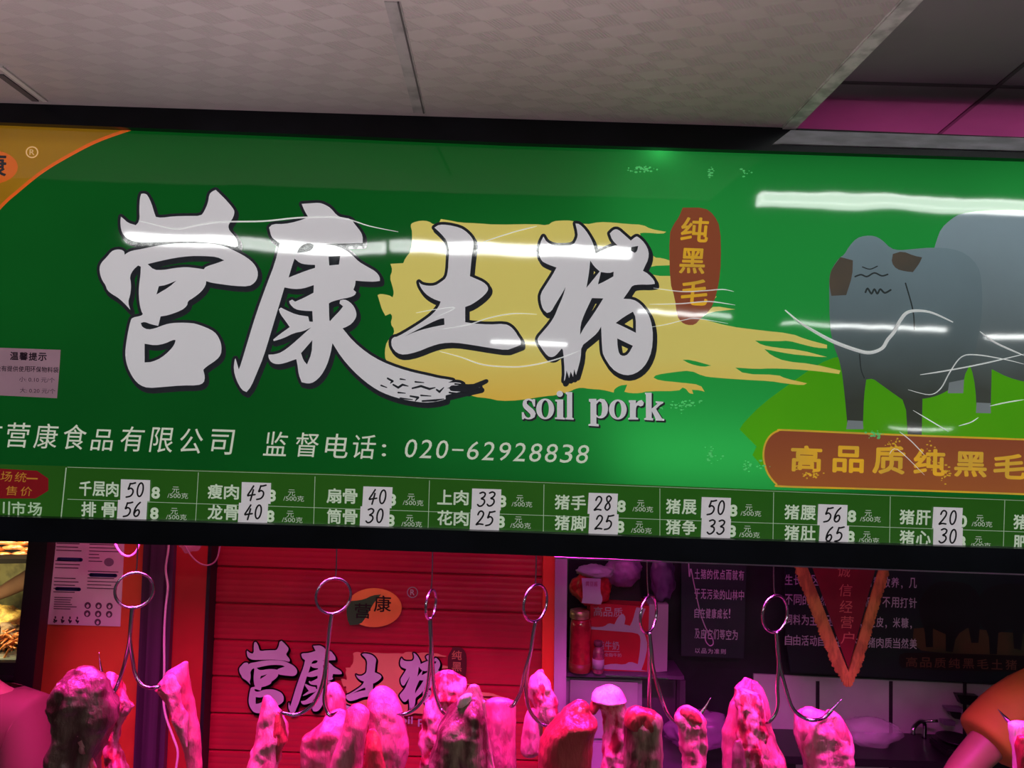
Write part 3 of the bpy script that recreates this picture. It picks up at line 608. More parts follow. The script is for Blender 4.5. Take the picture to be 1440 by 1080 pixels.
# lamp reflections in the laminate's wrinkles, put in as white glowing ridges
M_GLINT = mat('painted_glint', (.95, .97, .95), rough=.22, spec=1.0, alpha=.9, emit=(.95, .98, .95), emit_s=.35)
GLINTS = [([(1104,436),(1123,452),(1140,463),(1171,480),(1203,492),(1223,496),(1240,490),(1248,478),(1257,467),(1265,452),(1275,440),(1290,437),(1311,440),(1340,453)], 4.2), ([(1294,527),(1327,522),(1380,512),(1440,498)], 1.6), ([(1378,466),(1400,482),(1440,500)], 2), ([(1277,548),(1307,555),(1323,546),(1336,523),(1352,502),(1373,499),(1411,505),(1440,512)], 1.3), ([(1392,571),(1415,566),(1440,562)], 1.5), ([(1284,577),(1319,598),(1334,607)], 1.2), ([(1348,599),(1365,594),(1376,587)], 1.2), ([(1265,607),(1282,621),(1300,640)], 1.2), ([(585,440),(613,435),(640,433),(613,446)], 1), ([(620,463),(657,457),(688,447),(722,441),(755,442)], 1.3), ([(618,494),(647,502),(680,513),(720,516),(745,514),(773,508),(798,500),(815,493)], 1.6), ([(919,405),(958,410),(989,409),(1016,407),(1032,410)], 1.2), ([(913,428),(958,427),(997,424),(1034,429)], 1.3), ([(915,460),(938,456),(962,450),(981,448),(1024,455)], 1), ([(195,310),(222,317),(250,322),(280,316),(313,312),(370,311),(423,306),(478,306),(520,318),(560,326)], 1.8), ([(680,340),(720,327),(755,318)], 1.3), ([(1250,640),(1262,632),(1300,668)], 1)]
for P, w in GLINTS:
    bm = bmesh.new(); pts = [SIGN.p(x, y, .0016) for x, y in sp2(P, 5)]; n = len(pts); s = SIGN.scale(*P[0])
    tube(bm, pts, [w * s * .62 * min(1, .3 + 3 * min(i, n - 1 - i) / n) for i in range(n)], 6); obj('film_glint', bm, M_GLINT, SG, smooth=True)
# lamps of the light box, behind the print
def box_lamp(px, py, back, power, color=(1, 1, .96), r=.03):
    l = bpy.data.lights.new('box_lamp', 'POINT'); l.energy = power; l.color = color; l.shadow_soft_size = r
    o = bpy.data.objects.new('box_lamp', l); COL.objects.link(o); o.location = SIGN.p(px, py, -back)
box_lamp(925, 212, .03, .8)
def box_panel(px, py, sx, sy, power):
    q = SIGN.p(px, py, -.105); area('box_panel', q, q + SIGN.n, sx, sy, power, (1, 1, .96))
box_panel(1130, 430, .95, .62, 2.6); box_panel(1480, 430, .4, .62, .9); box_panel(760, 500, .5, .5, .55); box_panel(1000, 640, .45, .1, .8)
# ---- paper price stickers and the notice
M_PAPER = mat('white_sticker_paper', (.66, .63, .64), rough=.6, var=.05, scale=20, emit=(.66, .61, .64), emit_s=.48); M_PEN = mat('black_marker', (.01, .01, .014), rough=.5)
DIG = {'0': [ell(.5, .5, .34, .46, 18, 1.0)], '2': [[(.12, .28), (.25, .08), (.5, .02), (.76, .14), (.74, .36), (.45, .66), (.1, .95), (.45, .90), (.9, .92)]],
       '3': [[(.15, .10), (.5, .02), (.8, .12), (.72, .32), (.42, .46), (.75, .52), (.86, .72), (.62, .93), (.3, .98), (.08, .88)]],
       '4': [[(.62, .02), (.36, .34), (.08, .68), (.4, .66), (.95, .60)], [(.66, .28), (.6, .6), (.5, 1.02)]],
       '5': [[(.34, .06), (.28, .26), (.2, .46), (.48, .38), (.78, .50), (.8, .72), (.56, .92), (.1, 1.0)], [(.32, .08), (.6, .06), (.95, 0)]],
       '6': [[(.72, .02), (.42, .22), (.2, .52), (.16, .82), (.36, .98), (.66, .92), (.78, .70), (.62, .54), (.36, .60), (.2, .78)]],
       '8': [[(.74, .12), (.48, .02), (.24, .14), (.34, .36), (.66, .56), (.78, .80), (.52, .98), (.22, .86), (.3, .62), (.62, .38), (.78, .2), (.72, .1)]]}
PRICES = [((170, 674), '50', '56', (166, 703)), ((340, 678), '45', '40', (336, 707)), ((511, 684), '40', '30', (507, 712)), ((664, 687), '33', '25', (662, 716)), ((828, 693), '28', '25', (829, 722)), ((987, 699), '50', '33', (987, 728)), ((1151, 709), '56', '65', (1153, 738)), ((1313, 713), '20', '30', (1313, 741))]
ORD = ['千层肉 and 排骨 (pork belly and ribs)', '瘦肉 and 龙骨', '扇骨 and 筒骨', '上肉 and 花肉', '猪手 and 猪脚', '猪展 and 猪争', '猪腰 and 猪肚', '猪肝 and 猪心']
NTH = ['first', 'second', 'third', 'fourth', 'fifth', 'sixth', 'seventh', 'eighth']
WORDS = [c[2:4] for c in COLS]
for i, (p0, a, b, p1) in enumerate(PRICES):
    for r, (p, s) in enumerate(((p0, a), (p1, b))):
        x, y = p; off = .004 + .0004 * r; pl = Plane(SIGN.o + SIGN.n * off, SIGN.n); rn = random.Random(i * 2 + r)
        w, h = 41, 29.5; dx = rn.uniform(-.6, .6)
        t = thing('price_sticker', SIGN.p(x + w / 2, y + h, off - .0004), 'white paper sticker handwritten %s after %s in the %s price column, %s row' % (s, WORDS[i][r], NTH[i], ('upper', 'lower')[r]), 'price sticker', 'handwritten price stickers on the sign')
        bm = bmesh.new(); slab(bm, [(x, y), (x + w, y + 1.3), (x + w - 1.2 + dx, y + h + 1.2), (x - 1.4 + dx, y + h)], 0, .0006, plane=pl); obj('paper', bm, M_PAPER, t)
        for k, ch in enumerate(s):
            bm = bmesh.new(); x0 = x + 8 + k * 13.5; y0 = y + (4.2, 2.4)[r] + rn.uniform(-.5, .5)
            for path in DIG[ch]:
                f = lambda u, v: (x0 + u * 11.5 + (.5 - v) * 3.2, y0 + v * 20.5 + u * .6)
                stroke(bm, [f(*q) for q in sp2(path, 6, closed=(ch == '0'))], pl, .0004, 2.3, closed=(ch == '0'))
            obj('digit', bm, M_PEN, t)
off = .004; pl = Plane(SIGN.o + SIGN.n * off, SIGN.n)
t = thing('paper_notice', SIGN.p(30, 557, .0034), 'pale pink paper notice about bag prices taped at the left end of the sign', 'notice')
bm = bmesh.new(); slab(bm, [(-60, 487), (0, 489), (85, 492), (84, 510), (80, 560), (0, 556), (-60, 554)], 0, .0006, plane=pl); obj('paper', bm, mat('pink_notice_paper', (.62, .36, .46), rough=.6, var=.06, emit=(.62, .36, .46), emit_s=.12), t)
bm = bmesh.new()
for k, s in enumerate('温馨提示'): text(bm, s, 20 + k * 13.2, 500.5 + k * .45, 12, 11.5, pl, .0004, bold=.03)
for k, s in enumerate('没有提供使用环保物料袋'): text(bm, s, -2.5 + k * 8.1, 518 + k * .22, 7.4, 8, pl, .0004, bold=.01)
text(bm, '小: 0.10 元/个', 52, 534, 50, 7, pl, .0004); text(bm, '大: 0.20 元/个', 53, 549.5, 50, 7, pl, .0004)
obj('notice_lettering', bm, mat('notice_ink', (.06, .02, .05), rough=.6), t)
# ================================================================== lamps of the market hall (mirrored in the sign)
M_LAMP = mat('lamp_diffuser', (.9, .9, .9), emit=(.97, 1, .97), emit_s=13.0); M_HOUS = mat('lamp_housing', (.75, .75, .75), rough=.4)
def mirror(px, py):
    d = ray(px, py).normalized(); q = SIGN.p(px, py); r = d - SIGN.n * 2 * d.dot(SIGN.n); return q, r
def mirror_at(px, py, z=None, Y=None):
    q, r = mirror(px, py); t = (z - q.z) / r.z if z is not None else (Y - q.y) / r.y
    return q + r * t
def hall_lamp(pa, pb, z, depth, label, thick=.05, Y=None):
    """a batten lamp whose mirror image in the sign runs between the pixels pa and pb"""
    a = mirror_at(*pa, z=z, Y=Y); b = mirror_at(*pb, z=z, Y=Y)
    y = (a.y + b.y) / 2; x0, x1 = sorted((a.x, b.x)); zz = (a.z + b.z) / 2
    t = thing('batten_lamp', ((x0 + x1) / 2, y, zz + .1), label, 'lamp', 'batten lamps of the market hall')
    bm = bmesh.new(); box(bm, (x0, y - depth / 2, zz - thick), (x1, y + depth / 2, zz), .008); obj('diffuser', bm, M_LAMP, t)
    bm = bmesh.new(); box(bm, (x0 - .01, y - depth / 2 - .01, zz + .001), (x1 + .01, y + depth / 2 + .01, zz + .04)); obj('housing', bm, M_HOUS, t)
    print('LAMP', label, x0, x1, y, zz)
hall_lamp((1066, 272), (1520, 288), 3.12, .14, 'long white batten lamp mirrored brightest at the right of the sign', .06)
hall_lamp((190, 335), (540, 339), 3.12, .16, 'white batten lamp mirrored across the left brush characters', .08)
hall_lamp((552, 340), (885, 352), 3.12, .16, 'white batten lamp mirrored across the yellow patch', .08)
hall_lamp((1100, 454), (1328, 462), None, .12, 'small far batten lamp mirrored over the pig', .03, Y=-6.5)
hall_lamp((896, 436), (1030, 444), None, .12, 'small far batten lamp mirrored under the brown badge', .03, Y=-6.2)
hall_lamp((690, 474), (800, 484), None, .12, 'small far batten lamp mirrored below the fourth brush character', .05, Y=-9.0)
hall_lamp((1388, 468), (1500, 474), None, .12, 'small far batten lamp mirrored at the right sign end', .04, Y=-6.5)
hall_lamp((1256, 602), (1338, 602), None, .12, 'low far batten lamp mirrored above the brown banner', .02, Y=-6.5)
# ================================================================== pink meat lamps on the hanging rail
M_PINK = mat('pink_tube', (.9, .5, .7), emit=(1, .22, .55), emit_s=4.0); M_STEEL = mat('hook_steel', (.62, .60, .64), rough=.16, metal=1.0); M_RAIL = mat('dark_rail_steel', (.08, .08, .09), rough=.35, metal=.8)
bm = bmesh.new(); tube(bm, [(-1.9, 2.1, 1.95), (2.6, 2.1, 1.95)], .014, 12); tag(obj('hanging_rail', bm, M_RAIL, smooth=True), 'dark steel rail behind the sign that carries the meat hooks', 'rail')
for i, (x, lb) in enumerate(((-1.05, 'pink tube lamp over the left meat'), (-.05, 'pink tube lamp over the middle meat'), (.95, 'pink tube lamp over the right meat'))):
    t = thing('tube_lamp', (x, 1.9, 1.88), lb + ', hidden behind the sign', 'lamp', 'pink meat lamps')
    bm = bmesh.new(); tube(bm, [(x - .45, 1.9, 1.90), (x + .45, 1.9, 1.90)], .013, 12); obj('tube', bm, M_PINK, t, smooth=True)
    bm = bmesh.new(); box(bm, (x - .47, 1.875, 1.914), (x + .47, 1.925, 1.93)); obj('housing', bm, M_RAIL, t)
    for dx in (-.3, .3): bm = bmesh.new(); box(bm, (x + dx - .01, 1.91, 1.925), (x + dx + .01, 2.1, 1.938)); obj('bracket', bm, M_RAIL, t)
# a lamp on top of the light box, washing the inner ceiling with pink
t = thing('tube_lamp', (1.5, 2.0, 2.42), 'pink tube lamp above the right end of the sign, washing the ceiling', 'lamp', 'pink meat lamps')
bm = bmesh.new(); tube(bm, [(.75, 2.0, 2.44), (2.3, 2.0, 2.44)], .013, 12); obj('tube', bm, M_PINK, t, smooth=True)
bm = bmesh.new(); box(bm, (.73, 1.98, 2.40), (2.32, 2.02, 2.425)); obj('housing', bm, M_RAIL, t)
for x in (1.0, 2.1): bm = bmesh.new(); box(bm, (x - .01, 1.99, 1.967), (x + .01, 2.11, 2.40)); obj('bracket', bm, M_RAIL, t)
area('ceiling_wash', (1.5, 2.0, 2.46), (1.5, 1.7, 3), 1.5, .14, .8, (1, .12, .52))
# ================================================================== hooks
def hook(label, ring, rx, ry, top, Y, paths, rw=2.1, tilt=0):
    """cord, ring and double hook, all traced at depth Y; paths = list of pixel polylines of the hook"""
    cx, cy = ring; s = VY(Y).scale(cx, cy)
    t = thing('meat_hook', at(cx, cy + ry, Y), label, 'hook', 'steel ring hooks on the rail')
    bm = bmesh.new(); tube(bm, smooth_path([at(top[0] + 1, 690, Y + .0), at(*top, Y), at(cx + tilt, cy - ry, Y)], 4), 1.0 * s, 6); obj('cord', bm, M_STEEL, t, smooth=True)
    bm = bmesh.new(); a = math.acos(min(1, rx / ry)); C = at(cx, cy, Y)
    tube(bm, [C + Vector((ry * s * math.cos(k * math.pi / 20) * math.cos(a), ry * s * math.cos(k * math.pi / 20) * math.sin(a), ry * s * math.sin(k * math.pi / 20))) for k in range(40)], rw * s, 8, closed=True); obj('ring', bm, M_STEEL, t, smooth=True)
    for P in paths:
        w = 2.8; D = [(p[2] if len(p) > 2 else 0) for p in P]
        pts = smooth_path([at(p[0], p[1], Y + d) for p, d in zip(P, D)], 6); n = len(pts)
        bm = bmesh.new(); tube(bm, pts, [w * s * (1 if i < n * .88 else max(.12, (n - 1 - i) / (n * .12))) for i in range(n)], 8); obj('prong', bm, M_STEEL, t, smooth=True)
YH = 2.06
hook('steel ring hook at the left end, by the paper notice', (189, 830), 22.5, 24.5, (193, 790), YH,
     [[(186, 852), (184, 875), (182, 901), (176, 930), (170, 950), (160, 974), (150, 975, -.05), (144, 955, -.05), (139, 918, -.05)], [(187, 852), (184, 880), (183, 901), (187, 930), (191, 950), (200, 963), (210, 967), (222, 966), (232, 962, .03)]])
hook('steel ring hook in front of the white brush character 康 on the shutter', (469, 838), 22, 24.5, (473, 798), YH,
     [[(467, 862), (464, 885), (461, 910), (455, 955), (444, 985), (430, 999), (415, 1005), (400, 1003), (386, 999, .02)], [(467, 862), (463, 885), (461, 910), (458, 960), (456, 985), (460, 1000), (465, 1006), (475, 1000, .03)]])
hook('edge-on steel ring hook in front of the last brush character on the shutter', (606, 850), 5, 20, (608, 800), YH,
     [[(604, 868), (605, 890), (606, 912), (602, 960), (594, 985), (580, 999), (568, 1004), (558, 1004, -.02)], [(605, 868), (606, 890), (607, 912), (610, 960), (615, 985), (622, 1000), (632, 1006, -.06), (640, 1000, -.1)]])
hook('steel ring hook right of the shutter logo, turned half sideways', (753, 848), 17, 25.5, (754, 790), YH,
     [[(753, 874), (750, 890), (746, 917), (738, 945), (733, 970), (726, 985), (720, 993), (712, 992, .04)], [(753, 874), (749, 895), (746, 917), (740, 950), (741, 985), (748, 1004), (758, 1015), (770, 1021), (782, 1019, -.1)]])
hook('steel ring hook in front of the milk carton', (912, 864), 15, 25.5, (910, 800), YH,
     [[(912, 889), (914, 910), (914, 944), (913, 985), (915, 1003), (919, 1012), (924, 1010, -.06)], [(913, 889), (916, 915), (919, 943), (928, 975), (938, 1002), (948, 1014), (960, 1019), (975, 1015, -.02), (988, 1000, -.02), (999, 982, -.02)]])
hook('steel ring hook left of the red pennant', (1090, 863), 22, 25.5, (1088, 810), YH,
     [[(1092, 888), (1093, 910), (1095, 934), (1093, 965), (1094, 990), (1090, 1004), (1082, 1014), (1076, 1018, .01)], [(1092, 888), (1094, 912), (1096, 934), (1104, 965), (1113, 993), (1122, 1004), (1134, 1011), (1145, 1013), (1158, 1010, .02), (1170, 998, .02), (1184, 983, .02)]])
hook('steel hook whose tip sticks out of the meat at the right edge', (1464, 880), 20, 25, (1464, 820), 2.0,
     [[(1464, 905), (1466, 950), (1466, 990), (1460, 1020), (1446, 1034), (1432, 1028), (1418, 1014), (1403, 997)]])
# ================================================================== hanging cuts of pork
def meat_mat(name, fat, lean, lo, hi, scale, sz=.4):
    m = mat(name, lean, color2=fat, lo=lo, hi=hi, scale=scale, stretch=(1, 1, sz), rough=.34, spec=.45, coat=.25, coat_rough=.2, bump=.0048, bump_scale=110, bump_stretch=(1, 1, .3), detail=6)
    return m
FAT = (.66, .31, .32); FATW = (.86, .70, .66); LEAN = (.42, .04, .05); LEAND = (.22, .03, .03)
MM = {'fat': meat_mat('pork_fat', FAT, (.42, .10, .13), .38, .62, 34, .25), 'mixed': meat_mat('pork_marbled', FAT, (.36, .03, .05), .42, .56, 46, .45), 'lean': meat_mat('pork_lean', (.50, .07, .07), (.30, .025, .03), .35, .7, 22),
      'dark': meat_mat('pork_dark', (.24, .13, .11), (.07, .018, .018), .38, .66, 24), 'rind': meat_mat('pork_rind', (.62, .21, .24), (.44, .07, .10), .36, .6, 26, .22), 'white': meat_mat('pork_white_fat', FATW, FAT, .35, .6, 30),
      'darkrib': meat_mat('pork_rib_side', (.34, .22, .15), (.10, .03, .025), .42, .60, 30, .25)}
def lump(rows, Y, depth=.7, amp=.10, freq=16, seed=0, step=3.0, seg=30, flat_f=1.0, close=False, sq=2.2):
    """a hanging lump: rows = (y, left, right) of its silhouette in pixels at depth Y"""
    rows = sorted(rows); bm = bmesh.new(); ys = []; y = rows[0][0]
    if not close: rows = rows + [(1150, rows[-1][1] + 1, rows[-1][2] + 1), (1215, rows[-1][1] + 6, rows[-1][2] - 4)] if rows[-1][0] < 1150 else rows + [(rows[-1][0] + 60, rows[-1][1] + 6, rows[-1][2] - 4)]
    def lr(y):
        for a, b in zip(rows, rows[1:]):
            if a[0] <= y <= b[0]:
                t = (y - a[0]) / (b[0] - a[0]); return a[1] + (b[1] - a[1]) * t, a[2] + (b[2] - a[2]) * t
        return rows[-1][1], rows[-1][2]
    while y < rows[-1][0]: ys.append(y); y += step if y < 1090 else 9
    ys.append(rows[-1][0]); k = VY(Y).scale(720, 1000)
    def ring(c, a, b):
        out = []
        for j in range(seg):
            t = 2 * math.pi * j / seg; cx, sy = math.cos(t), math.sin(t)
            e = 2 / sq; out.append(c + Vector((a * math.copysign(abs(cx) ** e, cx), b * math.copysign(abs(sy) ** e, sy), 0)))
        return out
    rings = []; maxa = max(lr(y)[1] - lr(y)[0] for y in ys) / 2 * k
    def add(y, sc, dz=0.0):
        l, r = lr(y); a = (r - l) / 2 * k * sc; b = min(a * depth * 1.25, maxa * depth) * (.55 + .45 * min(1, (y - rows[0][0]) / 25.0 + (1 - sc) * 0)) * flat_f
        b = max(b, a * .3); rings.append((ring(at((l + r) / 2, y, Y) + Vector((0, 0, dz)), a, b)))
    l0 = lr(ys[0]); h0 = min((l0[1] - l0[0]) / 2 * k * .45, .012)
    for sc, f in ((.25, .95), (.6, .75), (.85, .4)): add(ys[0], sc, h0 * f - h0 * .3)
    for y in ys: add(y, 1.0)
    if close:
        l0 = lr(ys[-1]); h1 = min((l0[1] - l0[0]) / 2 * k * .4, .01)
        for sc, f in ((.85, .4), (.6, .75), (.25, .95)): add(ys[-1], sc, -h1 * f)
    off = Vector((seed * 3.1, seed * 1.7, seed * .9)); V = []
    for R in rings:
        c = sum(R, Vector()) / len(R); row = []
        for p in R:
            n = (p - c); ln = n.length; n = n / ln if ln > 1e-6 else Vector((0, -1, 0))
            q = p * freq + off; d = noise.noise(Vector((q.x * 1.15, q.y, q.z * .33))) + .5 * noise.noise(Vector((q.x * 2.6, q.y * 2.3, q.z * 1.0))) + .3 * noise.noise(Vector((q.x * 6, q.y * 5, q.z * 2.6)))
            dl = amp * min(ln, .035) * d
            pr = Vector((n.x * .75, n.y * 1.5, .3 * d)) * dl
            row.append(bm.verts.new(p + pr))
        V.append(row)
    for A_, B_ in zip(V, V[1:]):
        for j in range(seg): bm.faces.new((A_[j], A_[(j + 1) % seg], B_[(j + 1) % seg], B_[j]))
    bm.faces.new(V[0][::-1]); bm.faces.new(V[-1])
    return bm
GRP = 'pork cuts hanging from the hooks'
def meat(label, body, Y, m, parts=(), **kw):
    x = sum(r[1] + r[2] for r in body) / (2 * len(body))
    t = thing('pork_cut', at(x, 1215, Y), label, 'meat', GRP)
    obj('flesh', lump(body, Y, **kw), MM[m], t, smooth=True)
    for (nm, rows, dY, mm, k2) in parts: obj(nm, lump(rows, Y + dY, **k2), MM[mm], t, smooth=True)
    return t
meat('dark brownish cut with a pale sinew, leftmost on the hooks',
     [(941,108,138),(950,92,148),(960,85,152),(975,78,157),(990,79,164),(1010,84,164),(1025,84,156),(1040,80,150),(1060,74,140),(1080,72,138)], 1.91, 'dark',
     [('sinew', [(962,80,98),(972,78,112),(985,80,110),(995,84,98),(1003,88,96)], -.028, 'white', dict(close=True, depth=.5, amp=.5, seed=3, freq=40)),
      ('fat_streak', [(1004,87,96),(1015,90,118),(1026,95,122),(1036,96,134),(1046,100,136),(1056,112,130)], -.028, 'fat', dict(close=True, depth=.6, amp=.5, seed=4, freq=40)),
      ('fat_tail', [(1062,116,130),(1072,112,134),(1080,108,138)], -.03, 'mixed', dict(depth=.6, amp=.4, seed=8))], amp=.5, seed=1, depth=.85, freq=20)
meat('ragged pink cut behind the leftmost dark one',
     [(946,149,160),(956,146,168),(966,150,174),(976,154,178),(986,158,182),(993,160,188),(1000,156,182),(1010,152,178),(1022,152,172),(1045,148,168),(1080,146,178)], 2.10, 'mixed',
     [('ragged_flap', [(984,168,178),(989,166,187),(994,168,188),(1000,168,182),(1006,166,178)], -.02, 'fat', dict(close=True, depth=.4, amp=.9, seed=21, freq=60))], amp=.55, seed=5, freq=30)
meat('tall smooth magenta slab with a pointed top right of the dark column',
     [(931,257,265),(938,246,266),(945,234,267),(953,230,268),(962,222,269),(969,217,270),(975,224,271),(985,232,273),(1000,239,275),(1020,244,279),(1040,250,281),(1060,258,282),(1080,263,283)], 2.12, 'rind',
     [('fat_edge', [(950,232,246),(960,228,250),(968,222,252),(976,234,252),(990,240,258),(1005,242,262),(1020,246,264),(1035,252,264),(1050,260,264)], -.022, 'fat', dict(close=True, depth=.5, amp=.6, seed=9, freq=36))], amp=.22, seed=6, depth=.5)
meat('slim pointed cut left of the big brush lettering',
     [(979,371,381),(986,369,388),(1000,367,396),(1015,363,399),(1030,361,402),(1043,358,404),(1048,357,398),(1060,354,396),(1080,350,392)], 2.08, 'fat',
     [('lean_side', [(1004,388,396),(1015,386,400),(1030,384,402),(1042,382,404),(1050,384,398),(1070,384,392)], -.012, 'lean', dict(close=True, depth=.6, amp=.4, seed=11))], amp=.4, seed=10, depth=.6, freq=22)
meat('round pink knob sticking up behind the second hook',
     [(961,464,476),(968,459,482),(978,458,486),(990,457,488),(1005,456,488),(1040,456,486)], 2.20, 'fat', amp=.5, seed=12, freq=34)
meat('broad sloping cut below the second hook',
     [(999,468,486),(1008,458,490),(1018,450,494),(1030,436,496),(1036,430,498),(1050,428,498),(1065,426,500),(1080,424,500)], 2.13, 'rind', amp=.4, seed=13, depth=.6, freq=20)
meat('rounded pale cut in front of the broad sloping one',
     [(992,495,512),(999,488,520),(1008,486,522),(1020,484,520),(1040,478,516),(1060,470,512),(1080,463,510)], 1.99, 'rind', amp=.3, seed=14, depth=.7)
meat('large rounded pink cut with a dark shaded front, left of the third hook',
     [(967,528,546),(974,520,555),(984,517,561),(1000,517,567),(1020,519,573),(1045,516,576),(1060,514,575),(1080,514,571)], 2.07, 'rind',
     [('lean_fold', [(1026,519,529),(1035,515,535),(1050,513,540),(1080,512,546)], -.04, 'lean', dict(depth=.5, amp=.3, seed=16))], amp=.25, seed=15, depth=.75)
meat('knobbly cut with dark hollow behind the third hook',
     [(946,618,644),(952,613,652),(962,613,655),(975,611,655),(988,606,650),(1000,598,645),(1015,592,640),(1035,588,635),(1060,592,630),(1080,590,628)], 2.17, 'mixed', amp=.55, seed=17, depth=.6, freq=26)
meat('large dark ridged cut with a pale spot at the top, right of the third hook',
     [(964,660,673),(972,655,677),(982,646,681),(995,634,683),(1010,623,685),(1025,615,686),(1045,613,688),(1060,608,692),(1080,602,698)], 1.92, 'darkrib',
     [('fat_spot', [(976,655,664),(982,645,663),(988,643,660),(994,642,652)], -.022, 'white', dict(close=True, depth=.5, amp=.5, seed=19)),
      ('fat_rim', [(985,676,682),(1000,676,684),(1025,678,686),(1050,680,690),(1080,686,697)], -.006, 'fat', dict(depth=.9, amp=.4, seed=20))], amp=.42, seed=18, depth=.75, freq=22)
meat('smooth straight pink slab beside the dark ridged cut',
     [(985,684,722),(992,682,725),(1010,684,725),(1050,688,726),(1080,694,727)], 2.14, 'rind', amp=.16, seed=22, depth=.4)
meat('marbled knob with a pale round tail on the fourth hook',
     [(942,757,764),(950,750,768),(960,746,775),(975,745,779),(990,747,784),(1002,752,787),(1012,758,787),(1020,766,785)], 2.13, 'mixed',
     [('white_cap', [(946,756,764),(953,754,770),(962,756,774),(970,762,776)], -.016, 'white', dict(close=True, depth=.6, amp=.5, seed=24, freq=40)),
      ('pale_tail', [(998,742,758),(1010,738,764),(1040,733,764),(1055,732,762),(1060,734,756)], .0, 'fat', dict(close=True, depth=.8, amp=.15, seed=25))], amp=.5, seed=23, freq=34, close=True)
meat('big red haunch with a fatty top, right of the fourth hook',
     [(987,807,824),(992,801,828),(1000,793,828),(1008,787,832),(1014,782,838),(1020,776,838),(1030,767,834),(1045,760,832),(1060,757,832),(1080,757,831)], 1.91, 'lean',
     [('fat_top', [(986,808,823),(992,800,826),(999,794,824),(1006,788,820),(1012,784,812),(1016,784,802)], .004, 'white', dict(close=True, depth=.95, amp=.35, seed=27, freq=40))], amp=.22, seed=26, depth=.8)
meat('arched cut with a bright white fat cap in front of the white cabinet',
     [(966,847,866),(972,838,874),(980,834,878),(990,836,880),(1000,846,881),(1012,848,884),(1030,848,880),(1050,846,880),(1080,843,880)], 2.09, 'mixed',
     [('white_cap', [(965,848,866),(970,840,873),(977,834,877),(984,832,879)], -.006, 'white', dict(close=True, depth=.85, amp=.25, seed=29)),
      ('lean_lobe', [(980,836,850),(988,830,848),(996,828,842),(1003,829,838)], -.008, 'lean', dict(close=True, depth=.8, amp=.25, seed=30))], amp=.4, seed=28, depth=.5, freq=34)
meat('thick cut with a red top and dark rib side under the milk carton',
     [(995,889,901),(1000,882,920),(1006,880,927),(1014,879,929),(1025,878,929),(1045,878,929),(1080,879,930)], 1.925, 'darkrib',
     [('red_top', [(994,889,902),(999,883,919),(1006,881,926),(1014,880,928),(1022,882,927)], -.004, 'lean', dict(close=True, depth=.8, amp=.25, seed=32))], amp=.3, seed=31, depth=.75)
meat('slim cut pierced by a hook tip left of the tall peaked cut',
     [(993,960,972),(998,954,982),(1005,950,987),(1012,949,991),(1022,954,994),(1040,957,994),(1080,957,992)], 2.03, 'fat',
     [('lean_fold', [(996,958,972),(1003,954,984),(1010,958,988),(1016,968,988)], -.012, 'lean', dict(close=True, depth=.6, amp=.3, seed=34))], amp=.4, seed=33, freq=30)
meat('tall peaked cut with exposed marbled front, left of the sixth hook',
     [(953,1046,1051),(958,1044,1066),(967,1033,1074),(980,1031,1079),(990,1025,1081),(1000,1023,1083),(1015,1020,1084),(1030,1016,1088),(1050,1016,1094),(1065,1016,1104),(1080,1016,1106)], 2.10, 'rind',
     [('marbled_front', [(967,1032,1042),(975,1034,1068),(985,1032,1072),(1000,1034,1074),(1025,1036,1076),(1050,1032,1080),(1080,1030,1084)], -.030, 'mixed', dict(depth=.55, amp=.5, seed=36, freq=34)),
      ('dark_hollow', [(1042,1034,1042),(1055,1030,1046),(1080,1030,1050)], -.06, 'dark', dict(depth=.5, amp=.3, seed=37))], amp=.25, seed=35, depth=.5)
meat('broad bright cut with two lobes under the pennant',
     [(997,1126,1150),(1003,1119,1172),(1010,1118,1182),(1020,1117,1190),(1035,1117,1196),(1050,1122,1197),(1065,1127,1197),(1080,1130,1198)], 2.12, 'fat',
     [('right_lobe', [(999,1162,1172),(1006,1158,1181),(1018,1160,1189),(1035,1168,1195),(1060,1176,1197),(1080,1180,1198)], -.018, 'rind', dict(depth=.7, amp=.25, seed=39)),
      ('left_lobe', [(1000,1126,1148),(1010,1121,1156),(1024,1120,1158),(1040,1124,1152),(1060,1130,1150)], -.02, 'fat', dict(close=True, depth=.6, amp=.3, seed=40))], amp=.35, seed=38, depth=.6, freq=24)
meat('bright pale cut cut off by the right picture edge',
     [(1018,1416,1452),(1025,1416,1456),(1050,1421,1462),(1080,1425,1466)], 1.98, 'white',
     [('red_front', [(1036,1432,1452),(1050,1430,1458),(1080,1434,1462)], -.02, 'lean', dict(depth=.6, amp=.3, seed=42))], amp=.2, seed=41)
# ================================================================== cables and the film scrap under the sign
M_CABLE = mat('pale_cable', (.75, .62, .64), rough=.4)
bm = bmesh.new(); tube(bm, smooth_path([at(x, y, 2.78) for x, y in ((238, 735), (237, 770), (233, 800), (236, 825), (233, 855), (231, 890), (231, 940), (230, 985), (234, 1010), (243, 1035), (250, 1058), (247, 1090), (246, 1160))], 6), .0042, 8)
tag(obj('cable', bm, M_CABLE, smooth=True), 'pale thin cable hanging in front of the dark column', 'cable')
bm = bmesh.new(); tube(bm, smooth_path([at(x, y, 2.1) for x, y in ((155, 600), (158, 740), (163, 766), (172, 779), (182, 782), (191, 776), (197, 760), (199, 735), (200, 600))], 6), .003, 8)
tag(obj('cable_loop', bm, M_CABLE, smooth=True), 'small bright cable loop under the sign above the leftmost ring', 'cable')
bm = bmesh.new(); tube(bm, smooth_path([at(x, y, 2.7) for x, y in ((258, 560), (258, 745), (262, 770), (275, 788), (290, 795), (303, 789), (309, 770), (311, 740), (311, 560))], 6), .0028, 8)
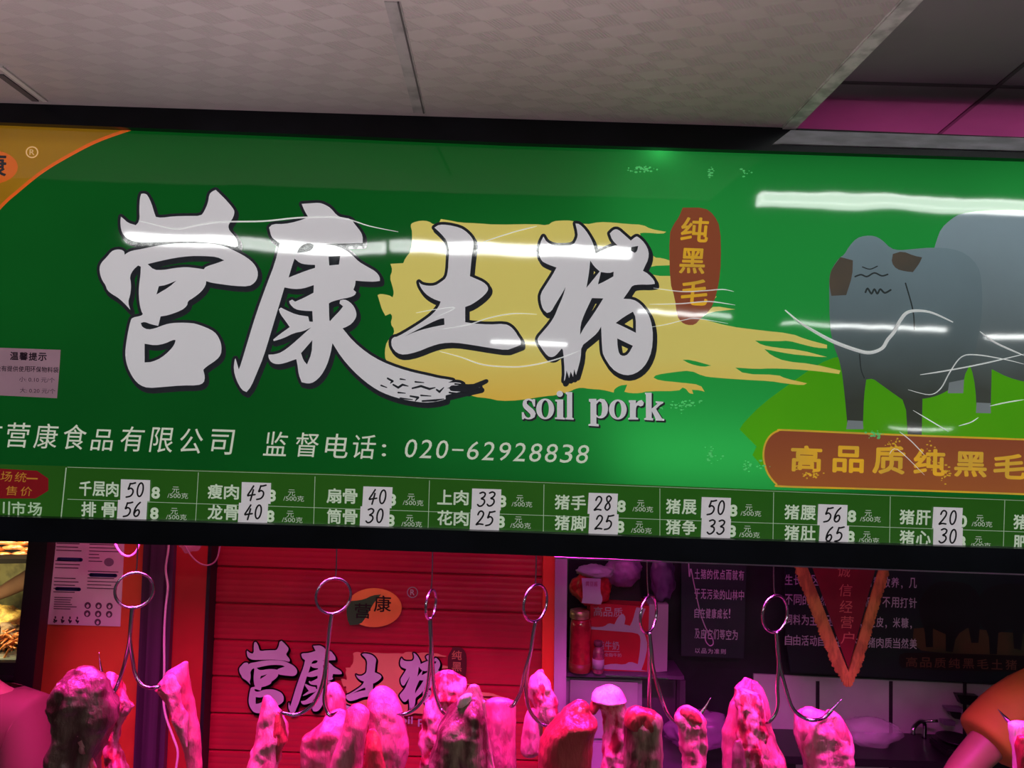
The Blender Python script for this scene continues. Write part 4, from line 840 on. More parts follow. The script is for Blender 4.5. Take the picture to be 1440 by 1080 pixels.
tag(obj('cable_loop', bm, mat('dull_cable', (.45, .25, .30), rough=.5), smooth=True), 'dull cable loop in front of the shutter top left corner', 'cable')
def crumple(lo, hi, seed, n=14):
    """a thin crumpled film sack: upright, open folds"""
    bm = bmesh.new(); lo, hi = Vector(lo), Vector(hi); c = (lo + hi) / 2; h = (hi - lo) / 2
    r = bmesh.ops.create_icosphere(bm, subdivisions=4, radius=1)
    for v in r['verts']:
        d = v.co.normalized(); k = 1 + .22 * noise.noise(d * 2.2 + Vector((seed, 0, 0))) + .10 * noise.noise(d * 6 + Vector((seed, 3, 0)))
        v.co = Vector((c.x + d.x * k * h.x, c.y + d.y * k * h.y, c.z + d.z * k * h.z))
    return bm
M_FILM = mat('clear_film', (.85, .80, .85), rough=.15, spec=.6, alpha=.25, bump=.004, bump_scale=40)
a, b = at(250, 776, 2.75), at(285, 745, 2.75)
tag(obj('film_scrap', crumple((a.x, 2.72, a.z), (b.x, 2.78, b.z), 3), M_FILM, smooth=True), 'scrap of clear film under the sign above the red strip', 'film scrap')
# ================================================================== the paper notice on the red partition
YN = YP - .004; NP = VY(YN)
t = thing('wall_notice', at(118, 880, YN), 'white printed notice with small round icons on the red partition', 'notice')
bm = bmesh.new(); slab(bm, [(76, 735), (176, 738), (169, 881), (66, 878)], YN, .002); obj('paper', bm, mat('notice_paper', (.80, .68, .70), rough=.6, var=.05), t)
bm = bmesh.new(); dk = .0006; M_NI = mat('notice_print', (.10, .05, .08), rough=.6)
def nx(u, v): return (76 - 10 * v + u * (100 + 3 * v), 735 + 143.5 * v + 3 * u)
rn = random.Random(7)
for k in range(15):
    v = .20 + k * .034
    if k in (3, 4, 8, 9): continue
    stroke(bm, [nx(.06, v), nx(.40 + rn.uniform(-.06, .04), v)], NP, dk, 1.3)
for k in range(14):
    v = .20 + k * .033
    if k in (6, 7): continue
    stroke(bm, [nx(.52, v), nx(.92 - (.2 if k in (3, 4, 5) else 0) + rn.uniform(-.08, .02), v)], NP, dk, 1.2)
for k in range(6): stroke(bm, [nx(.08, .73 + k * .022), nx(.38 + rn.uniform(-.1, .03), .73 + k * .022)], NP, dk, 1.2)
obj('print_lines', bm, M_NI, t)
for (u0, u1, v) in ((.08, .43, .355), (.08, .43, .645), (.54, .92, .50)):
    bm = bmesh.new(); stroke(bm, [nx(u0 + .02, v), nx(u1 - .02, v)], NP, dk, 5.2); obj('heading_bar', bm, mat('notice_navy', (.02, .03, .12), rough=.6), t)
for (u, v) in ((.54, .80), (.69, .80), (.84, .80), (.54, .88), (.69, .88), (.84, .88), (.69, .96)):
    bm = bmesh.new(); x, y = nx(u, v); fill(bm, [[NP.uv(*p, dk) for p in ell(x, y, 4.6, 4.8, 16)], [NP.uv(*p, dk) for p in ((x - 1.4, y + 3.2), (x - 2.2, y + .4), (x + .2, y - 2.2), (x + 2.2, y + .2), (x + 1.0, y + 3.0))]], lambda a, b: NP.at(a, b, dk)); obj('round_icon', bm, M_NI, t)
bm = bmesh.new(); fill(bm, [[NP.uv(*p, dk) for p in ell(*nx(.80, .37), 7, 6, 16)]], lambda u, v: NP.at(u, v, dk)); obj('grey_seal', bm, mat('notice_grey', (.26, .20, .26), rough=.6), t)
bm = bmesh.new()
for k in range(4):     # little rubbed figures, no longer readable
    x, y = nx(.11 + k * .10, .945)
    for dx, dy, r in ((0, -3, 2.2), (-1.5, 1, 2.6), (1.6, 2.2, 2.2), (-2.6 + k, 3.6, 1.5)): stroke(bm, [(x + dx, y + dy - .6), (x + dx * .4, y + dy + 1.0)], NP, dk, r)
obj('small_figures', bm, M_NI, t)
# ================================================================== shelf with the milk carton, right of the metal post
YK = 3.12
M_WCAB = mat('white_cabinet', (.46, .44, .48), rough=.35, var=.06)
t = thing('cabinet', at(848, 1200, YK), 'white cabinet below the milk carton', 'cabinet')
bm = bmesh.new(); slab(bm, [(790, 953), (903, 957), (900, 1300), (784, 1300)], YK, .16); obj('body', bm, mat('cabinet_side', (.36, .31, .38), rough=.4, var=.08), t)
bm = bmesh.new(); slab(bm, [(802, 956), (897, 960), (895, 1040), (800, 1037)], YK - .012, .012); obj('door', bm, M_WCAB, t)
bm = bmesh.new(); slab(bm, [(800, 1045), (896, 1048), (894, 1200), (796, 1198)], YK - .012, .012); obj('door', bm, M_WCAB, t)
t = thing('shelf_board', at(870, 950, YK), 'dark shelf board carrying jars and milk carton', 'shelf')
bm = bmesh.new(); slab(bm, [(788, 946), (962, 951), (962, 956), (788, 951)], YK - .04, .20); obj('board', bm, mat('dark_shelf', (.10, .06, .11), rough=.35), t)
bm = bmesh.new(); slab(bm, [(852, 949.5), (940, 954), (940, 955.5), (852, 951)], YK - .05, .01); obj('edge_strip', bm, M_STEEL, t)
bm = bmesh.new(); slab(bm, [(952, 952), (957, 952), (955, 1010), (951, 1010)], YK + .05, .02); obj('leg', bm, mat('shelf_leg', (.04, .02, .04), rough=.5), t)
# milk carton
M_CARD = mat('carton_red', (.55, .012, .03), rough=.35, var=.06); M_CWH = mat('carton_white', (.50, .46, .50), rough=.35); M_CSIDE = mat('carton_side', (.40, .30, .38), rough=.4)
t = thing('milk_carton', at(885, 945, YK), 'red and white milk carton box printed 纯牛奶 on the shelf', 'carton')
bm = bmesh.new(); slab(bm, [(830, 848), (913, 853), (910, 946), (830, 943)], YK, .14); obj('front', bm, M_CARD, t)
bm = bmesh.new(); slab(bm, [(913, 850), (940, 850), (938, 944), (910, 946)], YK + .002, .138); obj('side', bm, M_CSIDE, t)
CP = VY(YK)
o = flat('milk_splash', [[[(831, 881), (840, 882), (850, 881), (856, 876), (864, 878), (870, 866), (876, 863), (880, 868), (878, 878), (886, 880), (890, 872), (893, 860), (895, 854), (908, 856), (903, 868), (900, 882), (907, 892), (911, 908), (907, 928), (902, 942), (911, 944), (870, 942), (850, 941), (848, 936), (862, 933), (878, 935), (886, 930), (897, 934), (900, 915), (901, 896), (896, 890), (870, 888), (831, 885)]]], CP, .001, M_CWH, t)
bm = bmesh.new()
for k, s in enumerate('高品质'): text(bm, s, 841 + k * 14, 860 + k * .6, 12.5, 13, CP, .0014, bold=.004)
obj('carton_lettering', bm, M_CWH, t); bm = bmesh.new()
for k, s in enumerate('纯牛奶'): text(bm, s, 845 + k * 10.5, 907 + k * .5, 9.5, 12, CP, .0014, bold=.01)
text(bm, '全脂牛奶', 862, 921, 24, 5, CP, .0014); stroke(bm, [(841, 915.5), (871, 916.5)], CP, .0014, .8)
obj('carton_lettering', bm, M_CWH, t)
# jar with gold lid
def px_lathe(cx, prof, Y):
    """profile of (y pixel, half width pixel) turned about a vertical axis at depth Y"""
    s = VY(Y).scale(cx, 900); base = at(cx, prof[-1][0], Y)
    return base, [(max(r, .2) * s, at(cx, y, Y).z - base.z) for y, r in reversed(prof)]
t = thing('glass_jar', at(818, 944, YK - .02), 'tall glass jar of red sauce with gold lid left of the milk carton', 'jar')
bm = bmesh.new(); lathe(bm, *px_lathe(815, [(869, 12), (872, 14), (880, 15), (920, 15), (932, 15.5), (940, 15), (943, 13), (944, .2)], YK - .02)); obj('sauce_jar_body', bm, mat('red_sauce_glass', (.50, .016, .04), rough=.12, coat=.6, var=.2, scale=30), t, smooth=True)
bm = bmesh.new(); lathe(bm, *px_lathe(815, [(857, 11), (858, 13.5), (862, 14), (868, 14), (869, 13)], YK - .02)); obj('lid', bm, mat('gold_lid', (.62, .42, .22), rough=.3, metal=.7), t, smooth=True)
bm = bmesh.new(); lathe(bm, *px_lathe(815, [(930, 15.8), (942, 15.6), (943, 15)], YK - .02)); obj('base_band', bm, mat('jar_band', (.30, .05, .03), rough=.4), t, smooth=True)
t = thing('spice_bottle', at(841, 946, YK - .03), 'small spice bottle in front of the milk carton corner', 'bottle')
bm = bmesh.new(); lathe(bm, *px_lathe(841, [(908, 4), (911, 6), (916, 8), (944, 8), (946, 7)], YK - .04)); obj('body', bm, mat('spice_glass', (.36, .10, .14), rough=.2, coat=.4, var=.3, scale=50), t, smooth=True)
bm = bmesh.new(); lathe(bm, *px_lathe(841, [(901, 5), (902, 6), (908, 6)], YK - .04)); obj('cap', bm, mat('spice_cap', (.20, .06, .09), rough=.4), t, smooth=True)
bm = bmesh.new(); lathe(bm, *px_lathe(841, [(926, 8.3), (939, 8.3)], YK - .04)); obj('label_band', bm, M_CWH, t, smooth=True)
# sack of red goods with white label
t = thing('snack_sack', at(829, 852, YK), 'plump red bag with white top and white label above the jar', 'bag')
bm = bmesh.new(); a, b = at(803, 851, YK), at(860, 803, YK)
obj('red_bag', crumple((a.x, YK - .04, a.z), (b.x, YK + .07, b.z), 11), mat('red_bag_film', (.60, .03, .03), rough=.3, coat=.4, var=.2, scale=30), t, smooth=True)
bm = bmesh.new()
for P in ([(818, 813), (845, 814), (844, 832), (848, 842), (845, 850), (818, 848), (820, 838)],): slab(bm, P, YK - .056, .004, it=1)
o = obj('label', bm, M_CWH, t)
bm = bmesh.new(); text(bm, '黄豆酱', 832, 821, 17, 7, VY(YK - .056), .001); obj('label_lettering', bm, mat('label_ink', (.35, .05, .12), rough=.5), o)
bm = bmesh.new(); a, b = at(811, 812, YK), at(862, 795, YK); obj('white_top', crumple((a.x, YK - .05, a.z), (b.x, YK + .05, b.z), 17), M_CWH, t, smooth=True)
# upper shelf things
t = thing('plastic_bag', at(880, 815, 3.2), 'pale crumpled plastic bag at the top right of the red bag', 'bag')
a, b = at(850, 824, 3.22), at(902, 780, 3.22); obj('bag_body', crumple((a.x, 3.15, a.z), (b.x, 3.28, b.z), 23), mat('pale_bag', (.34, .16, .34), rough=.4, var=.3, scale=14), t, smooth=True)
bm = bmesh.new(); slab(bm, [(856, 815), (898, 812), (903, 852), (857, 850)], 3.20, .06, it=1); tag(obj('black_box', bm, mat('black_box_card', (.008, .006, .010), rough=.4)), 'black box behind the milk carton top', 'box')
t = thing('dark_bag', at(930, 846, 3.16), 'dark purple bag hanging right of the black box', 'bag')
a, b = at(914, 846, 3.16), at(950, 780, 3.16); obj('bag_body', crumple((a.x, 3.12, a.z), (b.x, 3.2, b.z), 31), mat('dark_bag_film', (.10, .055, .13), rough=.35, var=.3, scale=12), t, smooth=True)
bm = bmesh.new(); slab(bm, [(900, 955), (964, 957), (962, 1300), (896, 1300)], 3.24, .04); tag(obj('side_panel', bm, mat('grey_panel', (.10, .06, .10), rough=.5)), 'dim panel right of the white cabinet under the shelf', 'panel')
# ================================================================== printed posters
M_POST_G = mat('poster_dark_green', (.016, .035, .030), rough=.3, color2=(.020, .022, .032), scale=2.2, spec=.4); M_PT = mat('poster_text', (.85, .74, .88), rough=.4)
M_POST_A = mat('poster_grey_green', (.05, .045, .06), rough=.3, color2=(.025, .04, .04), scale=3, spec=.4)
YB = 3.25; BP = VY(YB)
t = thing('text_poster', at(1008, 925, YB), 'narrow dark text poster with five lines right of the dark bag', 'poster')
bm = bmesh.new(); slab(bm, [(958, 775), (1050, 778), (1046, 926), (958, 922)], YB, .012); obj('board', bm, M_POST_A, t)
bm = bmesh.new()
for y, s, x0, x1 in ((807, '土猪的优点而就有', 976, 1047), (835, '于无污染的山林中', 976, 1047), (862, '自在健康成长!', 976, 1032), (891, '及应它们等空为', 976, 1038)):
    w = (x1 - x0) / len(s); bm = bmesh.new()
    for k, ch in enumerate(s):
        x = x0 + w * (k + .5)
        if ch == '!': text(bm, ch, x - 2, y + .5, 2, 13, BP, .001)
        else: text(bm, ch, x, y + k * .3, w * .86, 14, BP, .001, bold=.012)
    obj('poster_line', bm, M_PT, t)
bm = bmesh.new()
for k, s in enumerate('以品为准则'): text(bm, s, 981 + k * 9, 915 + k * .3, 7, 7, BP, .001)
obj('poster_line', bm, M_PT, t)
t = thing('pig_poster', at(1300, 955, YB), 'wide dark poster with pig picture and text behind the red pennant', 'poster')
bm = bmesh.new(); slab(bm, [(1104, 780), (1620, 798), (1620, 975), (1112, 945), (1106, 900)], YB, .012); obj('board', bm, M_POST_G, t)
bm = bmesh.new()
for y, s in ((815, '生长山区的自然环境有数放养,几'), (843, '不同的自然环境水质低,不用打针'), (871, '饲料为主食玉米米皮,豆皮,米糠,'), (900, '自由活动自在生长的土猪肉质当然美')):
    x0, x1 = 1103, 1290; w = (x1 - x0) / len(s); bm = bmesh.new()
    for k, ch in enumerate(s):
        x = x0 + w * (k + .5)
        if ch == ',': text(bm, ch, x - 3, y + 6 + k * .35, 2, 5, BP, .001)
        else: text(bm, ch, x, y + k * .35, w * .88, 14.5, BP, .001, bold=.012)
    obj('poster_line', bm, M_PT, t)
flat('meadow', [[[(1285, 884), (1330, 880), (1440, 892), (1620, 900), (1620, 930), (1440, 924), (1300, 918), (1283, 905)]]], BP, .0008, mat('poster_meadow', (.035, .05, .02), color2=(.10, .06, .025), scale=5, rough=.4), t)
fp = lambda x, y: (1290 + (x - 1164) * .30 * 1.0, 820 + (y - 330) * .335)
M_PP = mat('poster_pig', (.012, .010, .014), rough=.35)
flat('pig_picture', [[[(1292, 850), (1297, 838), (1306, 826), (1318, 818), (1335, 817), (1360, 820), (1375, 832), (1380, 850), (1378, 880), (1376, 904), (1366, 904), (1362, 882), (1345, 893), (1340, 917), (1330, 916), (1330, 892), (1312, 884), (1312, 910), (1302, 910), (1300, 884), (1294, 870)]]], BP, .0012, M_PP, t)
flat('pig_picture', [[[(1374, 850), (1380, 832), (1400, 822), (1430, 820), (1470, 826), (1500, 840), (1500, 880), (1490, 912), (1478, 912), (1474, 886), (1440, 880), (1436, 914), (1426, 912), (1424, 884), (1404, 890), (1402, 920), (1392, 920), (1390, 888), (1378, 880)]]], BP, .0010, M_PP, t)
o = flat('poster_banner', [[[(1265, 921), (1275, 917), (1440, 922), (1470, 924), (1470, 946), (1440, 945), (1270, 941), (1264, 934)]]], BP, .0014, mat('poster_banner', (.015, .006, .008), rough=.4), t)
bm = bmesh.new()
for k, s in enumerate('高品质纯黑毛土猪'): text(bm, s, 1282 + k * 20, 931 + k * .55, 16, 14, BP, .0018, bold=.012)
obj('banner_lettering', bm, mat('poster_gold', (.20, .08, .05), rough=.5), o)
# hanging clear film strip by the narrow poster
bm = bmesh.new(); tube(bm, smooth_path([at(x, y, 3.0) for x, y in ((962, 330), (968, 770), (972, 800), (978, 830), (984, 858), (992, 882), (1001, 896), (1003, 905), (998, 908), (992, 900), (993, 888))], 6), .0022, 8)
tag(obj('string', bm, mat('pale_string', (.50, .42, .50), rough=.5), smooth=True), 'thin looped string hanging before the narrow poster', 'string')
# ================================================================== red pennant
YF = 2.95; PP = VY(YF)
t = thing('pennant', at(1194, 966, YF), 'red triangular pennant with golden fringe and a vertical motto', 'pennant')
def tri_cloth(P, Y, thick):
    bm = bmesh.new(); slab(bm, P, Y, thick); return bm
obj('cloth', tri_cloth([(1122, 740), (1246, 745), (1193, 940)], YF, .004), mat('pennant_red', (.20, .006, .016), rough=.7, var=.1, scale=10), t)
M_FR = mat('gold_fringe', (.52, .25, .05), rough=.7, var=.25, scale=60, stretch=(1, 1, .3))
bm = bmesh.new()
def fringe(a, b, out, n, bm):
    for k in range(n):
        u = (k + .5) / n; x = a[0] + (b[0] - a[0]) * u; y = a[1] + (b[1] - a[1]) * u; j = random.Random(k).uniform(.85, 1.1)
        o2 = out[0] * min(1, (1 - u) * 6); tube(bm, [at(x, y, YF - .002), at(x + o2 * .5, y + out[1] * .45 * j, YF - .006), at(x + o2 * .9, y + out[1] * j, YF - .003)], [.006, .006, .004], 5)
fringe((1114, 745), (1192, 945), (-9, 25), 90, bm); obj('fringe_left', bm, M_FR, t)
bm = bmesh.new(); fringe((1252, 748), (1194, 945), (8, 25), 90, bm); obj('fringe_right', bm, M_FR, t)
bm = bmesh.new()
for s, x, y in (('诚', 1187, 803), ('信', 1189, 830), ('经', 1190, 853), ('营', 1191, 875), ('户', 1192, 897)): text(bm, s, x, y, 18, 17, PP, .001, shear=.1)
obj('motto', bm, mat('motto_thread', (.66, .16, .13), rough=.6), t)
# ================================================================== things at the tiled wall
M_BLK = mat('black_metal', (.02, .018, .022), rough=.3, metal=.4)
t = thing('work_table', at(1270, 1200, 3.0), 'dark metal work table before the tiles', 'table')
bm = bmesh.new(); a, b = at(1100, 1064, 3.0), at(1600, 1082, 3.0); box(bm, (a.x, 3.0, a.z - .03), (b.x, 3.27, a.z), .004); obj('tabletop', bm, M_BLK, t)
for x in (a.x + .04, b.x - .04):
    for y in (3.04, 3.22): bm = bmesh.new(); box(bm, (x - .02, y - .02, 0), (x + .02, y + .02, a.z - .03)); obj('leg', bm, M_BLK, t)
TZ = a.z
def on_table(px, Y): q = at(px, 1000, Y); return Vector((q.x, Y, TZ))
q = on_table(1228, 3.1); t = thing('plastic_bag', q, 'clear crumpled plastic bag on the work table below the pennant', 'bag')
obj('bag_body', crumple((q.x - .11, 3.05, TZ + .002), (q.x + .12, 3.2, TZ + .11), 41), M_FILM, t, smooth=True)
q = at(978, 1030, 3.18); q.z = TZ; t = thing('plastic_bag', q, 'clear plastic bags of goods behind the slim pierced cut', 'bag')
obj('bag_body', crumple((q.x - .12, 3.12, TZ - .06), (q.x + .16, 3.24, TZ + .10), 47), mat('violet_film', (.30, .16, .32), rough=.2, alpha=.7, bump=.004, bump_scale=40), t, smooth=True)
t = thing('tap', on_table(1300, 3.2), 'chrome tap at the back of the work table', 'tap'); q = on_table(1300, 3.22)
bm = bmesh.new(); tube(bm, smooth_path([q, q + Vector((0, 0, .06)), q + Vector((-.03, -.02, .075)), q + Vector((-.07, -.05, .06)), q + Vector((-.075, -.055, .035))], 5), .009, 10); obj('spout', bm, M_STEEL, t, smooth=True)
bm = bmesh.new(); tube(bm, [q + Vector((.0, 0, .07)), q + Vector((.045, -.02, .08))], .006, 8); obj('lever', bm, M_STEEL, t, smooth=True)
q = on_table(1345, 3.1); t = thing('scale', q, 'small black scale on the work table', 'scale')
bm = bmesh.new(); box(bm, (q.x - .07, 3.04, TZ), (q.x + .07, 3.17, TZ + .03), .006); obj('base', bm, M_BLK, t)
bm = bmesh.new(); lathe(bm, q + Vector((0, .01, .03)), [(.01, 0), (.012, .01), (.065, .014), (.068, .02), (.06, .018)]); obj('pan', bm, M_BLK, t, smooth=True)
# ladles hanging on the tiles
q0 = at(1357, 978, YT - .03)
t = thing('wall_hook_rack', q0, 'black utensils hanging on the tiles beside the orange sleeve', 'utensil rack')
bm = bmesh.new(); slab(bm, [(1346, 977), (1376, 979), (1368, 992), (1352, 990)], YT - .05, .03, it=1); obj('black_scoop', bm, M_BLK, t)
bm = bmesh.new(); tube(bm, [at(1357, 955, YT - .03), at(1357, 980, YT - .04)], .004, 8); obj('scoop_handle', bm, M_BLK, t)
bm = bmesh.new(); slab(bm, [(1330, 995), (1354, 996), (1352, 1002), (1332, 1000)], YT - .05, .03, it=1); slab(bm, [(1326, 1014), (1344, 1015), (1343, 1021), (1328, 1020)], YT - .05, .03, it=1); obj('metal_brackets', bm, mat('dull_metal', (.30, .22, .34), rough=.35, metal=.5), t)
bm = bmesh.new(); slab(bm, [(1336, 1002), (1352, 1003), (1350, 1012), (1340, 1010)], YT - .05, .03, it=1); obj('black_clip', bm, M_BLK, t)
# ================================================================== neighbouring food stall in the left opening
YL = 4.0
bm = bmesh.new(); slab(bm, [(-200, 786), (50, 786), (50, 792), (-200, 796)], YL - .1, .5); tag(obj('shelf_board', bm, mat('black_shelf', (.010, .009, .008), rough=.85, spec=.1)), 'black upper shelf of the food stall on the left', 'shelf')
rn = random.Random(12)
M_SAU = [mat('sausage_glaze_a', (.62, .17, .04), rough=.18, coat=.6, var=.3, scale=30), mat('sausage_glaze_b', (.70, .30, .12), rough=.2, coat=.6, var=.3, scale=30)]
k = 0
for (cx, cy, w) in ((2, 781, 40), (30, 780, 30), (-10, 773, 36), (22, 771, 38), (40, 774, 20), (5, 764, 40), (36, 765, 26), (-30, 781, 34), (-36, 770, 34)):
    bm = bmesh.new(); P = [at(cx - w / 2, cy + rn.uniform(-1, 1), YL + .05), at(cx, cy - 1.5, YL + .03), at(cx + w / 2, cy + rn.uniform(-1, 1), YL + .05)]
    pts = smooth_path(P, 5); n = len(pts); tube(bm, pts, [.013 * min(1, .45 + 1.2 * min(i, n - 1 - i) / n * 2) for i in range(n)], 10)
    lab = ['right front', 'right front corner', 'left middle', 'centre middle', 'right middle', 'centre top', 'right top', 'left front', 'left back'][k]
    tag(obj('sausage', bm, M_SAU[k % 2], smooth=True), 'glazed orange sausage at the %s of the pile on the upper shelf' % lab, 'sausage', 'sausages on the food stall shelf'); k += 1
# cloth, trays of food
bm = bmesh.new(); slab(bm, [(-200, 794), (70, 792), (60, 860), (-200, 866)], YL + .75, .01); tag(obj('cloth', bm, mat('grey_green_cloth', (.36, .35, .15), rough=.8, color2=(.20, .20, .10), scale=16), None), 'grey green cloth hung behind the bare arm', 'cloth')
t = thing('food_tray', at(-20, 922, YL - .1), 'steel tray edge under the shredded food', 'tray')
bm = bmesh.new(); slab(bm, [(-200, 919), (45, 921), (42, 926), (-200, 926)], YL - .1, .5); obj('rim', bm, mat('tray_steel', (.65, .62, .52), rough=.25, metal=.5), t)
bm = bmesh.new(); slab(bm, [(-200, 926), (45, 926), (42, 932), (-200, 931)], YL - .12, .4); obj('lower_rim', bm, mat('tray_glass', (.30, .36, .30), rough=.2), t)
def heap(lo, hi, seed, amp):
    bm = crumple(lo, hi, seed)
    for v in bm.verts: v.co += Vector((noise.noise(v.co * 45), noise.noise(v.co * 45 + Vector((9, 0, 0))), noise.noise(v.co * 45 + Vector((0, 9, 0))))) * amp
    return bm
a, b = at(-45, 893, YL + .1), at(46, 851, YL + .1)
tag(obj('noodle_heap', heap((a.x, YL - .05, a.z), (b.x, YL + .17, b.z), 51, .014), mat('yellow_noodles', (.80, .55, .14), rough=.45, var=.3, scale=60), smooth=True), 'heap of yellow noodles beyond the shredded food', 'noodles', kind='stuff')
a, b = at(-40, 905, YL + .05), at(45, 872, YL + .05)
tag(obj('brown_food_heap', heap((a.x, YL - .09, a.z), (b.x, YL + .05, b.z), 57, .02), mat('brown_food', (.30, .20, .10), rough=.5, color2=(.12, .07, .06), scale=30), smooth=True), 'mixed brown food between noodles and orange shreds', 'food', kind='stuff')
bm = bmesh.new()
for k in range(170):
    q = at(rn.uniform(-60, 44), rn.uniform(891, 914), YL + rn.uniform(-.12, .0)); d = Vector((rn.uniform(-1, 1), rn.uniform(-.5, .5), rn.uniform(-.4, .4))).normalized() * rn.uniform(.02, .05)
    tube(bm, [q - d, q + Vector((0, 0, .006)), q + d], .005, 5)
tag(obj('shredded_food', bm, mat('orange_shreds', (.68, .24, .07), rough=.3, coat=.3, var=.35, scale=40), smooth=True), 'orange shredded food in the front tray', 'food', kind='stuff')
# ================================================================== people
def skin_mesh(name, joints, edges, radii, material, parent, root=0, sub=2):
    me = bpy.data.meshes.new(name); me.from_pydata([Vector(j) - Vector(parent.location) for j in joints], edges, [])
    o = bpy.data.objects.new(name, me); COL.objects.link(o)
    sk = o.modifiers.new('skin', 'SKIN'); sk.use_smooth_shade = True
    for i, r in enumerate(radii): 
        me.skin_vertices[0].data[i].radius = r if isinstance(r, tuple) else (r, r)
        me.skin_vertices[0].data[i].use_root = (i == root)
    ss = o.modifiers.new('subdivision', 'SUBSURF'); ss.levels = sub; ss.render_levels = sub
    bpy.context.view_layer.update()
    m2 = bpy.data.meshes.new_from_object(o.evaluated_get(bpy.context.evaluated_depsgraph_get()))
    o.modifiers.clear(); o.data = m2; m2.name = name; bpy.data.meshes.remove(me)
    for p in m2.polygons: p.use_smooth = True
    m2.materials.clear(); m2.materials.append(material); o.parent = parent
    return o
def hand_chain(J, E, R, w, elbow, wrist_i, k=1.0, side=1):
    """palm, five fingers and thumb grown from the wrist joint"""
    d = (w - elbow).normalized(); up = Vector((0, 0, 1)); s = d.cross(up).normalized() if abs(d.z) < .95 else Vector((1, 0, 0)); nrm = s.cross(d)
    palm = w + d * .05 * k; J.append(palm); R.append((.026 * k, .013 * k)); pi = len(J) - 1; E.append((wrist_i, pi))
    for off, ln in ((-.030, .062), (-.010, .075), (.010, .072), (.030, .056)):
        a = palm + d * .045 * k + s * off * k; b = a + (d * .9 - nrm * .35).normalized() * ln * .5 * k; c = b + (d * .6 - nrm * .8).normalized() * ln * .45 * k
        i = len(J); J += [a, b, c]; R += [.0095 * k, .0085 * k, .007 * k]; E += [(pi, i), (i, i + 1), (i + 1, i + 2)]
    a = w + d * .03 * k - s * .034 * k * side; b = a + (d * .6 - s * .6 * side - nrm * .3).normalized() * .035 * k; i = len(J)
    J += [a, b, b + (d * .8 - nrm * .4).normalized() * .028 * k]; R += [.012 * k, .0105 * k, .008 * k]; E += [(wrist_i, i), (i, i + 1), (i + 1, i + 2)]
